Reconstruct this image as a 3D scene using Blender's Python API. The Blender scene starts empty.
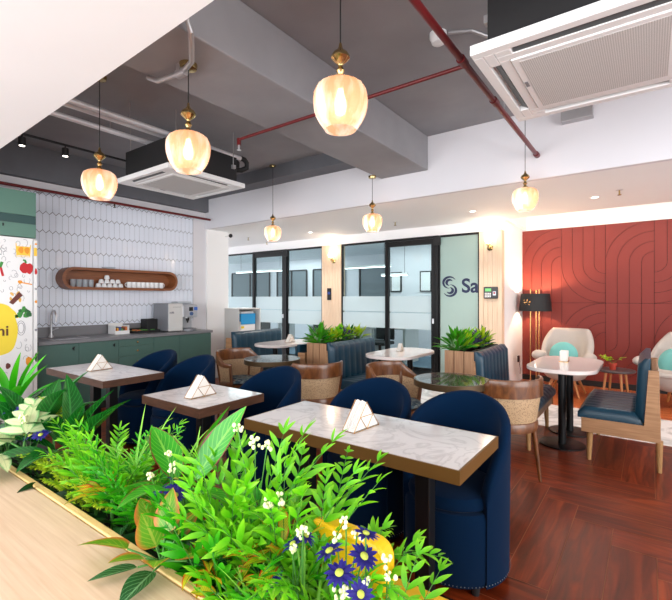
import bpy, math, random
from mathutils import Vector, Matrix, Euler
R = math.radians
PI = math.pi
scn = bpy.context.scene
COL = scn.collection
rnd = random.Random(7)

# ------------------------------------------------------------------ helpers
def lin(c):
    def f(x):
        x /= 255.0
        return x/12.92 if x <= .04045 else ((x+.055)/1.055)**2.4
    return (f(c[0]), f(c[1]), f(c[2]), 1.0)

class MB:
    """collects geometry for ONE mesh object"""
    def __init__(s):
        s.v = []; s.f = []; s.m = []; s.uv = []; s.cur = 0; s.val = []
        s.T = Matrix.Identity(4)
    def add(s, vs, fs, uvs=None, m=None, val=0.0):
        b = len(s.v); T = s.T
        s.v += [tuple(T @ Vector(p)) for p in vs]
        if m is None: m = s.cur
        for i, f in enumerate(fs):
            s.f.append([b+k for k in f]); s.m.append(m); s.val.append(val)
            s.uv.append([uvs[k] for k in f] if uvs else [(0, 0)]*len(f))
        return s
    def box(s, x0, x1, y0, y1, z0, z1, m=None):
        v = [(x0,y0,z0),(x1,y0,z0),(x1,y1,z0),(x0,y1,z0),(x0,y0,z1),(x1,y0,z1),(x1,y1,z1),(x0,y1,z1)]
        return s.add(v, [(3,2,1,0),(4,5,6,7),(0,1,5,4),(1,2,6,5),(2,3,7,6),(3,0,4,7)], m=m)
    def prism(s, poly, axis, a, b, m=None):
        """poly: list of 2D points extruded along axis between a and b"""
        n = len(poly); vs = []
        for t in (a, b):
            for p, q in poly:
                vs.append({'x': (t, p, q), 'y': (p, t, q), 'z': (p, q, t)}[axis])
        fs = [tuple(range(n))[::-1], tuple(range(n, 2*n))]
        for i in range(n):
            j = (i+1) % n; fs.append((i, j, n+j, n+i))
        return s.add(vs, fs, m=m)
    def lathe(s, prof, c=(0,0,0), n=24, sx=1, sy=1, m=None, rib=None, a0=0, a1=2*PI, open_=False):
        full = abs(a1-a0-2*PI) < 1e-6
        k = n if full else n+1
        vs = []; fs = []; uvs = []
        for i, (r, z) in enumerate(prof):
            for j in range(k):
                t = a0+(a1-a0)*j/n
                rr = r*(1+(rib(t, i/(len(prof)-1)) if rib else 0))
                vs.append((c[0]+rr*sx*math.cos(t), c[1]+rr*sy*math.sin(t), c[2]+z)); uvs.append((j/n, i/(len(prof)-1)))
        for i in range(len(prof)-1):
            for j in range(n):
                jj = (j+1) % k
                fs.append((i*k+j, i*k+jj, (i+1)*k+jj, (i+1)*k+j))
        if full:
            if prof[0][0] > .002 and (len(prof) < 3 or abs(prof[0][1]-prof[1][1]) > 1e-5) and not open_: fs.append(tuple(range(k))[::-1])
            if prof[-1][0] > .002 and (len(prof) < 3 or abs(prof[-1][1]-prof[-2][1]) > 1e-5) and not open_: fs.append(tuple((len(prof)-1)*k+j for j in range(k)))
        return s.add(vs, fs, uvs, m=m)
    def cyl(s, c, r, z0, z1, r1=None, n=20, m=None):
        return s.lathe([(r, z0), (r if r1 is None else r1, z1)], (c[0], c[1], 0), n, m=m)
    def tube(s, pts, r, n=8, m=None, taper=None, closed=False):
        pts = [Vector(p) for p in pts]; N = len(pts); vs = []; fs = []
        up = None
        for i, p in enumerate(pts):
            if closed: d = (pts[(i+1) % N]-pts[i-1])
            else: d = (pts[min(i+1, N-1)]-pts[max(i-1, 0)])
            d.normalize()
            if up is None:
                up = d.orthogonal().normalized()
            else:
                up = (up-d*up.dot(d))
                up = up.normalized() if up.length > 1e-6 else d.orthogonal().normalized()
            w = d.cross(up)
            rr = r if taper is None else r+(taper-r)*i/(N-1)
            for j in range(n):
                t = 2*PI*j/n
                vs.append(tuple(p+(up*math.cos(t)+w*math.sin(t))*rr))
        L = N if closed else N-1
        for i in range(L):
            a = i*n; b = ((i+1) % N)*n
            for j in range(n):
                jj = (j+1) % n
                fs.append((a+j, a+jj, b+jj, b+j))
        if not closed:
            fs.append(tuple(range(n))[::-1]); fs.append(tuple((N-1)*n+j for j in range(n)))
        return s.add(vs, fs, m=m)
    def sphere(s, c, r, n=12, sz=1, m=None, sx=1, sy=1):
        k = max(5, n//2)
        prof = [(r*math.sin(PI*i/k), -r*sz*math.cos(PI*i/k)) for i in range(k+1)]
        prof[0] = (1e-6, prof[0][1]); prof[-1] = (1e-6, prof[-1][1])
        return s.lathe(prof, c, n, sx=sx, sy=sy, m=m)
    def shell(s, tmax, n, rx, ry, zb, zt, th, flare=0.0, nz=6, m=None, zbf=None, t0=None, lean=0.0):
        """curved upright shell round local +Y, top height zt(theta)"""
        t0 = -tmax if t0 is None else t0
        vs = []; fs = []; ring = None
        for i in range(n+1):
            t = t0+(tmax-t0)*i/n
            top = zt(t); bot = zb if zbf is None else zbf(t)
            sec = []
            rt = th*.5
            H = max(.001, top-bot)
            for k in range(nz+1):
                z = bot+(H-min(rt, H*.5))*k/nz; sec.append((0, z))
            sec.append((-th*.15, top-rt*.3 if H > rt else top)); sec.append((-th*.5, top)); sec.append((-th*.85, top-rt*.3 if H > rt else top))
            for k in range(nz, -1, -1):
                z = bot+(H-min(rt, H*.5))*k/nz; sec.append((-th, z))
            ring = len(sec)
            for d, z in sec:
                sc = 1-flare*(1-(z-zb)/max(.01, (zt(0)-zb)))
                lx = lean*(z-zb)
                vs.append(((rx*sc+d)*math.sin(t), (ry*sc+d)*math.cos(t)+lx*max(0, math.cos(t)), z))
        for i in range(n):
            for k in range(ring):
                kk = (k+1) % ring
                fs.append((i*ring+k, i*ring+kk, (i+1)*ring+kk, (i+1)*ring+k))
        fs.append(tuple(range(ring))[::-1]); fs.append(tuple(n*ring+k for k in range(ring)))
        return s.add(vs, fs, m=m)
    def pad(s, L, H, th, nch, f, depth=.008, rnd_=.02, m=None, per=6):
        """channel tufted pad; f maps (u along length, v along height, w outwards) to xyz"""
        nu = nch*per; nv = 10; vs = []; fs = []
        for side in (0, 1):
            for i in range(nu+1):
                u = L*i/nu
                ph = abs(math.sin(PI*nch*i/nu))**.5
                for j in range(nv+1):
                    v = H*j/nv
                    e = min(u, L-u, v, H-v)
                    k = min(1, e/rnd_); k = math.sqrt(max(0, 1-(1-k)**2))
                    if side == 0: w = th*.45+(th*.55)*k-depth*(1-ph)*k
                    else: w = 0
                    vs.append(f(u, v, w))
        N = (nu+1)*(nv+1)
        for i in range(nu):
            for j in range(nv):
                a = i*(nv+1)+j; b = a+nv+1
                fs.append((a, b, b+1, a+1)); fs.append((N+a, N+a+1, N+b+1, N+b))
        for i in range(nu):
            a = i*(nv+1); b = a+nv+1
            fs.append((a, N+a, N+b, b)); a += nv; b += nv; fs.append((a, b, N+b, N+a))
        for j in range(nv):
            fs.append((j, j+1, N+j+1, N+j)); a = nu*(nv+1)+j
            fs.append((a, N+a, N+a+1, a+1))
        return s.add(vs, fs, m=m)
    def build(s, name, mats, parent=None, smooth=False, bevel=0, seg=2, loc=None, angle=40):
        me = bpy.data.meshes.new(name)
        me.from_pydata(s.v, [], s.f); me.update()
        if not isinstance(mats, (list, tuple)): mats = [mats]
        for mm in mats: me.materials.append(mm)
        me.polygons.foreach_set('material_index', s.m)
        if any(any(q != (0, 0) for q in u) for u in s.uv):
            ul = me.uv_layers.new(name='UVMap')
            flat = [c for u in s.uv for q in u for c in q]
            ul.data.foreach_set('uv', flat)
        if any(s.val):
            at = me.attributes.new('val', 'FLOAT', 'FACE'); at.data.foreach_set('value', s.val)
        o = bpy.data.objects.new(name, me); COL.objects.link(o)
        if parent is not None: o.parent = parent
        if loc is not None: o.location = loc
        if smooth:
            me.polygons.foreach_set('use_smooth', [True]*len(me.polygons))
            try: me.set_sharp_from_angle(angle=R(angle))
            except Exception: pass
        if bevel:
            b = o.modifiers.new('bevel', 'BEVEL'); b.width = bevel; b.segments = seg; b.limit_method = 'ANGLE'; b.angle_limit = R(35)
            if smooth: b.harden_normals = False
        return o

def tag(o, label, cat, group=None, kind=None):
    o['label'] = label; o['category'] = cat
    if group: o['group'] = group
    if kind: o['kind'] = kind
    return o
def thing(name, label, cat, loc=(0,0,0), rz=0, group=None):
    o = bpy.data.objects.new(name, None); COL.objects.link(o); o.empty_display_size = .1
    o.location = loc; o.rotation_euler = (0, 0, rz)
    return tag(o, label, cat, group)
def struct(o): o['kind'] = 'structure'; return o
def dup(root, loc, rz=None, label=None, group=None, scale=None):
    def cp(o, par):
        c = o.copy(); COL.objects.link(c)
        if par is not None: c.parent = par
        for ch in kids.get(o.name, []): cp(ch, c)
        return c
    kids = {}
    for o in bpy.data.objects:
        if o.parent: kids.setdefault(o.parent.name, []).append(o)
    r = cp(root, None); r.location = loc
    if rz is not None: r.rotation_euler = (0, 0, rz)
    if label: r['label'] = label
    if group: r['group'] = group
    if scale: r.scale = (scale,)*3
    return r

# ------------------------------------------------------------------ materials
def nodes(name):
    m = bpy.data.materials.new(name); m.use_nodes = True
    nt = m.node_tree; b = nt.nodes['Principled BSDF']
    return m, nt, b
def mat(name, c, rough=.5, metal=0, var=0, scale=8, bump=0, bscale=60, spec=.5, coat=0, sheen=0, emit=None, es=0, stretch=(1,1,1)):
    m, nt, b = nodes(name)
    col = lin(c)
    b.inputs['Base Color'].default_value = col
    b.inputs['Roughness'].default_value = rough; b.inputs['Metallic'].default_value = metal
    b.inputs['Specular IOR Level'].default_value = spec
    b.inputs['Coat Weight'].default_value = coat; b.inputs['Sheen Weight'].default_value = sheen
    if emit: b.inputs['Emission Color'].default_value = lin(emit); b.inputs['Emission Strength'].default_value = es
    tc = nt.nodes.new('ShaderNodeTexCoord'); mp = nt.nodes.new('ShaderNodeMapping'); mp.inputs['Scale'].default_value = stretch
    nt.links.new(tc.outputs['Object'], mp.inputs['Vector'])
    nz = nt.nodes.new('ShaderNodeTexNoise'); nz.inputs['Scale'].default_value = scale; nz.inputs['Detail'].default_value = 5
    nt.links.new(mp.outputs[0], nz.inputs['Vector'])
    v = max(var, .02)
    mx = nt.nodes.new('ShaderNodeMix'); mx.data_type = 'RGBA'
    mx.inputs[6].default_value = tuple(x*(1-v) for x in col[:3])+(1,)
    mx.inputs[7].default_value = tuple(min(1, x*(1+v)) for x in col[:3])+(1,)
    nt.links.new(nz.outputs['Fac'], mx.inputs[0]); nt.links.new(mx.outputs[2], b.inputs['Base Color'])
    if bump:
        n2 = nt.nodes.new('ShaderNodeTexNoise'); n2.inputs['Scale'].default_value = bscale; n2.inputs['Detail'].default_value = 4
        nt.links.new(mp.outputs[0], n2.inputs['Vector'])
        bp = nt.nodes.new('ShaderNodeBump'); bp.inputs['Strength'].default_value = bump; bp.inputs['Distance'].default_value = .01
        nt.links.new(n2.outputs['Fac'], bp.inputs['Height']); nt.links.new(bp.outputs[0], b.inputs['Normal'])
    return m
def wood(name, c1, c2, rough=.45, stretch=(1, 1, 12), scale=6, coat=0):
    """grain runs along the axis with the SMALL stretch factor"""
    m, nt, b = nodes(name)
    tc = nt.nodes.new('ShaderNodeTexCoord'); mp = nt.nodes.new('ShaderNodeMapping'); mp.inputs['Scale'].default_value = stretch
    nt.links.new(tc.outputs['Object'], mp.inputs['Vector'])
    nz = nt.nodes.new('ShaderNodeTexNoise'); nz.inputs['Scale'].default_value = scale; nz.inputs['Detail'].default_value = 8; nz.inputs['Distortion'].default_value = .6
    nt.links.new(mp.outputs[0], nz.inputs['Vector'])
    cr = nt.nodes.new('ShaderNodeValToRGB'); cr.color_ramp.elements[0].position = .3; cr.color_ramp.elements[1].position = .7
    cr.color_ramp.elements[0].color = lin(c1); cr.color_ramp.elements[1].color = lin(c2)
    nt.links.new(nz.outputs['Fac'], cr.inputs[0]); nt.links.new(cr.outputs[0], b.inputs['Base Color'])
    b.inputs['Roughness'].default_value = rough; b.inputs['Coat Weight'].default_value = coat
    bp = nt.nodes.new('ShaderNodeBump'); bp.inputs['Strength'].default_value = .08; bp.inputs['Distance'].default_value = .004
    nt.links.new(nz.outputs['Fac'], bp.inputs['Height']); nt.links.new(bp.outputs[0], b.inputs['Normal'])
    return m
def marble(name, base, vein, rough=.15, scale=2.5, amount=.62):
    m, nt, b = nodes(name)
    tc = nt.nodes.new('ShaderNodeTexCoord')
    nz = nt.nodes.new('ShaderNodeTexNoise'); nz.inputs['Scale'].default_value = scale; nz.inputs['Detail'].default_value = 10; nz.inputs['Distortion'].default_value = 2.2
    nt.links.new(tc.outputs['Object'], nz.inputs['Vector'])
    ma = nt.nodes.new('ShaderNodeMath'); ma.operation = 'SUBTRACT'; ma.inputs[1].default_value = .5
    mb = nt.nodes.new('ShaderNodeMath'); mb.operation = 'ABSOLUTE'
    nt.links.new(nz.outputs['Fac'], ma.inputs[0]); nt.links.new(ma.outputs[0], mb.inputs[0])
    cr = nt.nodes.new('ShaderNodeValToRGB'); cr.color_ramp.elements[0].position = 0; cr.color_ramp.elements[1].position = .05
    mid = tuple(v*amount+x*(1-amount) for v, x in zip(vein, base))
    cr.color_ramp.elements[0].color = lin(mid); cr.color_ramp.elements[1].color = lin(base)
    nt.links.new(mb.outputs[0], cr.inputs[0]); nt.links.new(cr.outputs[0], b.inputs['Base Color'])
    b.inputs['Roughness'].default_value = rough
    return m
def fres(nt, ior):
    g = nt.nodes.new('ShaderNodeNewGeometry'); mr = nt.nodes.new('ShaderNodeMapRange'); mr.inputs[3].default_value = ior; mr.inputs[4].default_value = 1/ior
    nt.links.new(g.outputs['Backfacing'], mr.inputs[0]); f = nt.nodes.new('ShaderNodeFresnel'); nt.links.new(mr.outputs[0], f.inputs[0]); return f
def glassm(name, tint=(255,255,255), refl=.05, mixw=0.0, white=(235,245,245), trans=.0):
    """thin pane: transparent + glossy (fresnel) + optional diffuse film"""
    m = bpy.data.materials.new(name); m.use_nodes = True; nt = m.node_tree; nt.nodes.clear()
    out = nt.nodes.new('ShaderNodeOutputMaterial'); tr = nt.nodes.new('ShaderNodeBsdfTransparent'); gl = nt.nodes.new('ShaderNodeBsdfGlossy')
    tr.inputs[0].default_value = lin(tint); gl.inputs['Roughness'].default_value = .02
    fr = fres(nt, 1.3)
    mx = nt.nodes.new('ShaderNodeMixShader'); nt.links.new(fr.outputs[0], mx.inputs[0]); nt.links.new(tr.outputs[0], mx.inputs[1]); nt.links.new(gl.outputs[0], mx.inputs[2])
    last = mx
    if mixw > 0:
        df = nt.nodes.new('ShaderNodeBsdfDiffuse'); df.inputs[0].default_value = lin(white)
        tl = nt.nodes.new('ShaderNodeBsdfTranslucent'); tl.inputs[0].default_value = lin(white)
        a = nt.nodes.new('ShaderNodeMixShader'); a.inputs[0].default_value = .5; nt.links.new(df.outputs[0], a.inputs[1]); nt.links.new(tl.outputs[0], a.inputs[2])
        m2 = nt.nodes.new('ShaderNodeMixShader'); m2.inputs[0].default_value = mixw; nt.links.new(mx.outputs[0], m2.inputs[1]); nt.links.new(a.outputs[0], m2.inputs[2]); last = m2
    nt.links.new(last.outputs[0], out.inputs[0])
    return m
def emis(name, c, s):
    m = bpy.data.materials.new(name); m.use_nodes = True; nt = m.node_tree; nt.nodes.clear()
    out = nt.nodes.new('ShaderNodeOutputMaterial'); e = nt.nodes.new('ShaderNodeEmission'); e.inputs[0].default_value = lin(c); e.inputs[1].default_value = s
    nt.links.new(e.outputs[0], out.inputs[0]); return m
def leafm(name, c, edge=None, vein=None, tip=None, rough=.4, edgew=.2, veinf=14, noise=.15):
    """UV: x across 0..1, y along 0..1"""
    m, nt, b = nodes(name); N = nt.nodes; L = nt.links
    uv = N.new('ShaderNodeUVMap'); sp = N.new('ShaderNodeSeparateXYZ'); L.new(uv.outputs[0], sp.inputs[0])
    def math_(op, a, bb=None):
        n = N.new('ShaderNodeMath'); n.operation = op
        for i, x in enumerate((a, bb)):
            if x is None: continue
            if isinstance(x, (int, float)): n.inputs[i].default_value = x
            else: L.new(x, n.inputs[i])
        return n.outputs[0]
    def mixc(f, c1, c2):
        n = N.new('ShaderNodeMix'); n.data_type = 'RGBA'; L.new(f, n.inputs[0])
        for i, x in ((6, c1), (7, c2)):
            if isinstance(x, tuple): n.inputs[i].default_value = x
            else: L.new(x, n.inputs[i])
        return n.outputs[2]
    dist = math_('MULTIPLY', math_('ABSOLUTE', math_('SUBTRACT', sp.outputs[0], .5)), 2)
    tc = N.new('ShaderNodeTexCoord'); nz = N.new('ShaderNodeTexNoise'); nz.inputs['Scale'].default_value = 25; L.new(tc.outputs['Object'], nz.inputs['Vector'])
    base = lin(c)
    cur = mixc(nz.outputs['Fac'], tuple(x*(1-noise*2) for x in base[:3])+(1,), tuple(min(1, x*(1+noise*2)) for x in base[:3])+(1,))
    if tip:
        f = math_('POWER', sp.outputs[1], 2.0); cur = mixc(f, cur, lin(tip))
    if vein:
        w = math_('ADD', math_('MULTIPLY', sp.outputs[1], veinf), math_('MULTIPLY', dist, -3.0))
        s_ = math_('GREATER_THAN', math_('SINE', math_('MULTIPLY', w, 6.283)), .8)
        mid = math_('LESS_THAN', dist, .08)
        f = math_('MAXIMUM', math_('MULTIPLY', s_, .6), mid); cur = mixc(f, cur, lin(vein))
    if edge:
        mr = N.new('ShaderNodeMapRange'); mr.inputs[1].default_value = 1-edgew*1.6; mr.inputs[2].default_value = 1-edgew*.2
        L.new(math_('ADD', dist, math_('MULTIPLY', math_('SUBTRACT', nz.outputs['Fac'], .5), .5)), mr.inputs[0]); cur = mixc(mr.outputs[0], cur, lin(edge))
    L.new(cur, b.inputs['Base Color'])
    b.inputs['Roughness'].default_value = rough
    # thin leaf: let light through
    tl = N.new('ShaderNodeBsdfTranslucent'); L.new(cur, tl.inputs[0])
    mx = N.new('ShaderNodeMixShader'); mx.inputs[0].default_value = .3
    out = [n for n in N if n.type == 'OUTPUT_MATERIAL'][0]
    L.new(b.outputs[0], mx.inputs[1]); L.new(tl.outputs[0], mx.inputs[2]); L.new(mx.outputs[0], out.inputs[0])
    return m

M = {}
M['white_paint'] = mat('white_paint', (248,248,248), .7, var=.02, scale=2)
M['grey_conc'] = mat('grey_concrete', (144,144,148), .8, var=.22, scale=2.2, bump=.15, bscale=14)
M['dark_conc'] = mat('dark_concrete', (104,106,112), .8, var=.18, scale=3, bump=.2, bscale=14)
M['fascia'] = mat('fascia_paint', (222,221,226), .6, var=.03, scale=2, bump=.04, bscale=8)
M['black_metal'] = mat('black_metal', (22,23,25), .35, .3)
M['black'] = mat('black_matte', (24,24,26), .6)
M['red_pipe'] = mat('red_pipe', (100,18,22), .35, var=.08)
M['steel'] = mat('steel', (216,216,220), .3, .7)
M['galv'] = mat('galvanised', (178,176,178), .4, .6, var=.1)
M['brass'] = mat('brass', (196,172,118), .2, 1)
M['louvre'] = mat('louvre_grey', (92,96,98), .4, .2)
M['pipe_w'] = mat('silver_jacket', (226,226,230), .28, .35)
M['rim'] = mat('dark_bronze_rim', (88,70,48), .35, .5)
M['nail'] = mat('nailhead_metal', (120,124,130), .35, .8)
M['gold'] = mat('gold_wire', (205,160,105), .25, 1)
M['bronze'] = mat('bronze_edge', (116,84,40), .4, .35, var=.08, scale=20)
M['walnut_edge'] = wood('walnut_edge', (68,44,30), (94,62,44), .4, (2,2,12), 5)
M['marble'] = marble('white_marble', (224,222,222), (168,166,168), .1, 3.5, .35)
M['marble_floor'] = marble('marble_floor', (238,236,234), (170,168,168), .15, 1.2)
M['granite'] = marble('dark_granite', (88,82,74), (150,140,125), .06, 6, .5)
M['navy_velvet'] = mat('navy_velvet', (0,27,55), .9, var=.1, scale=6, sheen=.04, spec=.08)
M['leather'] = mat('blue_leather', (12,56,76), .36, var=.08, scale=10, bump=.05, bscale=200)
M['oak'] = wood('light_oak', (152,112,78), (182,140,102), .5, (1,14,14), 4)
M['oak_v'] = wood('light_oak_upright', (150,110,80), (178,138,102), .5, (14,14,1), 4)
M['oak_y'] = wood('ledge_oak', (204,174,144), (220,194,166), .5, (1.2,30,30), 4)
M['oak_edge'] = wood('oak_edge', (222,186,120), (236,204,140), .5, (1,16,16), 5)
M['pil'] = wood('pilaster_wood', (226,196,166), (238,212,184), .5, (16,16,1), 4)
M['chair_wood'] = wood('chair_wood', (84,46,20), (126,76,38), .32, (6,6,2), 6, coat=.3)
M['leg_wood'] = wood('leg_wood', (150,110,66), (178,138,92), .4, (10,10,2), 6)
M['orange_wood'] = wood('orange_wood', (176,112,62), (200,136,84), .4, (10,10,2), 6)
M['shelf_wood'] = wood('shelf_wood', (122,70,40), (148,90,54), .45, (12,1,12), 5)
M['green_cab'] = mat('green_laminate', (72,104,96), .45, var=.03)
M['green_light'] = mat('green_light_laminate', (88,126,112), .4, var=.03)
M['green_dark'] = mat('green_dark_laminate', (42,76,74), .4, var=.03)
M['counter'] = mat('grey_counter', (124,124,128), .35, var=.05, scale=60)
M['tile'] = mat('glazed_tile', (232,238,250), .08, var=.04, scale=3, bump=.12, bscale=9)
M['grout'] = mat('grout', (104,106,112), .9)
M['red_panel'] = mat('red_panel', (124,41,32), .62, var=.08, scale=1.6, bump=.06, bscale=120)
M['red_gap'] = mat('red_groove', (44,12,10), .8)
M['plastic_w'] = mat('white_plastic', (232,232,232), .35)
M['plastic_w2'] = mat('off_white_plastic', (206,206,204), .5)
M['napkin'] = mat('napkin_paper', (240,238,232), .9, var=.02)
M['porcelain'] = mat('porcelain', (240,240,242), .15)
M['armfab'] = mat('grey_boucle', (178,170,164), .9, var=.06, scale=60, bump=.2, bscale=220)
M['teal'] = mat('teal_fabric', (108,176,172), .85, var=.05)
M['yellow'] = mat('yellow_paint', (238,186,14), .4, var=.03)
M['soil'] = mat('dark_soil', (24,26,18), .95, var=.3, scale=30)
M['glass'] = glassm('clear_glass', (236,246,246))
M['frost'] = glassm('frosted_film', (235,246,248), mixw=.7, white=(242,250,252))
M['frost2'] = glassm('frosted_green_film', (226,240,234), mixw=.72, white=(222,236,230))
M['cup_glass'] = glassm('tumbler_glass', (240,244,248), mixw=.5, white=(235,240,245))
M['navy_print'] = mat('navy_print', (38,44,82), .5)
M['office_floor'] = mat('office_carpet', (96,118,134), .95, var=.3, scale=14)
M['office_grey'] = mat('office_grey', (110,120,126), .35, var=.1)
M['terracotta'] = mat('terracotta', (176,58,38), .5)
M['side_top'] = mat('dark_stone_top', (66,58,60), .35, var=.15, scale=30)
M['silver'] = mat('silver_plastic', (186,190,198), .3, .4)
M['silver_d'] = mat('grey_plastic', (128,130,136), .4, .2)
M['skyblue'] = mat('blue_plastic', (32,146,206), .35)
M['stem'] = mat('plant_stem', (60,120,40), .6, var=.1)
M['led'] = emis('led_tube', (255,255,255), 7)
M['bulb'] = emis('warm_bulb', (255,240,225), 16)
M['bulb_s'] = emis('warm_sconce', (255,226,190), 8)
M['down'] = emis('downlight_lens', (255,246,232), 10)
M['strip'] = emis('cove_strip', (255,243,228), 30)
M['screen_g'] = emis('green_lcd', (150,235,150), 1.2)

# floor wood: every plank has its own tone from a face value, grain from UV
def floor_wood():
    m, nt, b = nodes('herringbone_planks'); N = nt.nodes; L = nt.links
    uv = N.new('ShaderNodeUVMap'); mp = N.new('ShaderNodeMapping'); mp.inputs['Scale'].default_value = (1.3, 11, 1); L.new(uv.outputs[0], mp.inputs[0])
    nz = N.new('ShaderNodeTexNoise'); nz.inputs['Scale'].default_value = 1.6; nz.inputs['Detail'].default_value = 9; nz.inputs['Distortion'].default_value = 1.0; L.new(mp.outputs[0], nz.inputs['Vector'])
    cr = N.new('ShaderNodeValToRGB'); e = cr.color_ramp.elements
    e[0].position = .22; e[0].color = lin((60,20,7)); e[1].position = .8; e[1].color = lin((168,72,30))
    k = e.new(.5); k.color = lin((116,42,16))
    L.new(nz.outputs['Fac'], cr.inputs[0])
    at = N.new('ShaderNodeAttribute'); at.attribute_name = 'val'
    hs = N.new('ShaderNodeHueSaturation'); L.new(cr.outputs[0], hs.inputs['Color'])
    ma = N.new('ShaderNodeMapRange'); ma.inputs[3].default_value = .72; ma.inputs[4].default_value = 1.22; L.new(at.outputs['Fac'], ma.inputs[0]); L.new(ma.outputs[0], hs.inputs['Value'])
    L.new(hs.outputs[0], b.inputs['Base Color'])
    b.inputs['Roughness'].default_value = .3; b.inputs['Specular IOR Level'].default_value = .5
    n2 = N.new('ShaderNodeTexNoise'); n2.inputs['Scale'].default_value = 5; n2.inputs['Detail'].default_value = 3; L.new(uv.outputs[0], n2.inputs['Vector'])
    bp = N.new('ShaderNodeBump'); bp.inputs['Strength'].default_value = .12; bp.inputs['Distance'].default_value = .01; L.new(n2.outputs['Fac'], bp.inputs['Height']); L.new(bp.outputs[0], b.inputs['Normal'])
    return m
M['planks'] = floor_wood()
def cane():
    m, nt, b = nodes('woven_cane'); N = nt.nodes; L = nt.links
    uv = N.new('ShaderNodeTexCoord'); vo = N.new('ShaderNodeTexVoronoi'); vo.inputs['Scale'].default_value = 95; vo.inputs['Randomness'].default_value = .9
    L.new(uv.outputs['Object'], vo.inputs['Vector'])
    cr = N.new('ShaderNodeValToRGB'); cr.color_ramp.elements[0].position = .25; cr.color_ramp.elements[1].position = .42
    cr.color_ramp.elements[0].color = lin((140,110,80)); cr.color_ramp.elements[1].color = lin((190,160,124))
    L.new(vo.outputs['Distance'], cr.inputs[0]); L.new(cr.outputs[0], b.inputs['Base Color']); b.inputs['Roughness'].default_value = .6
    return m
M['cane'] = cane()
def seatfab():
    m, nt, b = nodes('patterned_seat_fabric'); N = nt.nodes; L = nt.links
    tc = N.new('ShaderNodeTexCoord'); vo = N.new('ShaderNodeTexVoronoi'); vo.inputs['Scale'].default_value = 38; L.new(tc.outputs['Object'], vo.inputs['Vector'])
    cr = N.new('ShaderNodeValToRGB'); cr.color_ramp.interpolation = 'CONSTANT'
    e = cr.color_ramp.elements; e[0].position = 0; e[0].color = lin((72,92,104)); e[1].position = .35; e[1].color = lin((122,132,132))
    k = e.new(.62); k.color = lin((50,72,86)); k = e.new(.84); k.color = lin((176,112,76))
    L.new(vo.outputs['Color'], cr.inputs[0]); L.new(cr.outputs[0], b.inputs['Base Color']); b.inputs['Roughness'].default_value = .9
    return m
M['seatfab'] = seatfab()
def shade_glass():
    """amber ribbed lamp glass lit by the bulb inside"""
    m = bpy.data.materials.new('amber_ribbed_glass'); m.use_nodes = True; nt = m.node_tree; nt.nodes.clear(); N = nt.nodes; L = nt.links
    out = N.new('ShaderNodeOutputMaterial'); tr = N.new('ShaderNodeBsdfTransparent'); gl = N.new('ShaderNodeBsdfGlossy'); tl = N.new('ShaderNodeBsdfTranslucent')
    tc = N.new('ShaderNodeTexCoord'); nz = N.new('ShaderNodeTexNoise'); nz.inputs['Scale'].default_value = 9; nz.inputs['Detail'].default_value = 6
    mp = N.new('ShaderNodeMapping'); mp.inputs['Scale'].default_value = (1, 1, .25); L.new(tc.outputs['Object'], mp.inputs[0]); L.new(mp.outputs[0], nz.inputs['Vector'])
    cr = N.new('ShaderNodeValToRGB'); cr.color_ramp.elements[0].position = .35; cr.color_ramp.elements[0].color = lin((255,246,238)); cr.color_ramp.elements[1].position = .6; cr.color_ramp.elements[1].color = lin((228,172,132))
    L.new(nz.outputs['Fac'], cr.inputs[0]); L.new(cr.outputs[0], tl.inputs[0]); L.new(cr.outputs[0], tr.inputs[0])
    gl.inputs['Roughness'].default_value = .08
    a = N.new('ShaderNodeMixShader'); a.inputs[0].default_value = .55; df = N.new('ShaderNodeBsdfDiffuse'); L.new(cr.outputs[0], df.inputs[0]); td = N.new('ShaderNodeMixShader'); td.inputs[0].default_value = .4; L.new(tl.outputs[0], td.inputs[1]); L.new(df.outputs[0], td.inputs[2])
    L.new(tr.outputs[0], a.inputs[1]); L.new(td.outputs[0], a.inputs[2])
    fr = fres(nt, 1.25)
    c = N.new('ShaderNodeMixShader'); L.new(fr.outputs[0], c.inputs[0]); L.new(a.outputs[0], c.inputs[1]); L.new(gl.outputs[0], c.inputs[2])
    L.new(c.outputs[0], out.inputs[0]); return m
M['shade'] = shade_glass()
def grille():
    m, nt, b = nodes('ac_grille'); N = nt.nodes; L = nt.links
    tc = N.new('ShaderNodeTexCoord'); mp = N.new('ShaderNodeMapping'); mp.inputs['Rotation'].default_value = (0, 0, R(45)); L.new(tc.outputs['Object'], mp.inputs[0])
    ck = N.new('ShaderNodeTexChecker'); ck.inputs['Scale'].default_value = 150; ck.inputs[1].default_value = lin((214,213,211)); ck.inputs[2].default_value = lin((176,175,173))
    L.new(mp.outputs[0], ck.inputs['Vector']); L.new(ck.outputs['Color'], b.inputs['Base Color']); b.inputs['Roughness'].default_value = .5
    return m
M['grille'] = grille()

# ------------------------------------------------------------------ room shell
CEIL = 3.26; SOF = 2.58; XW = -6.17; YF = 4.6; YG = 6.64; YR = 7.9
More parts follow.
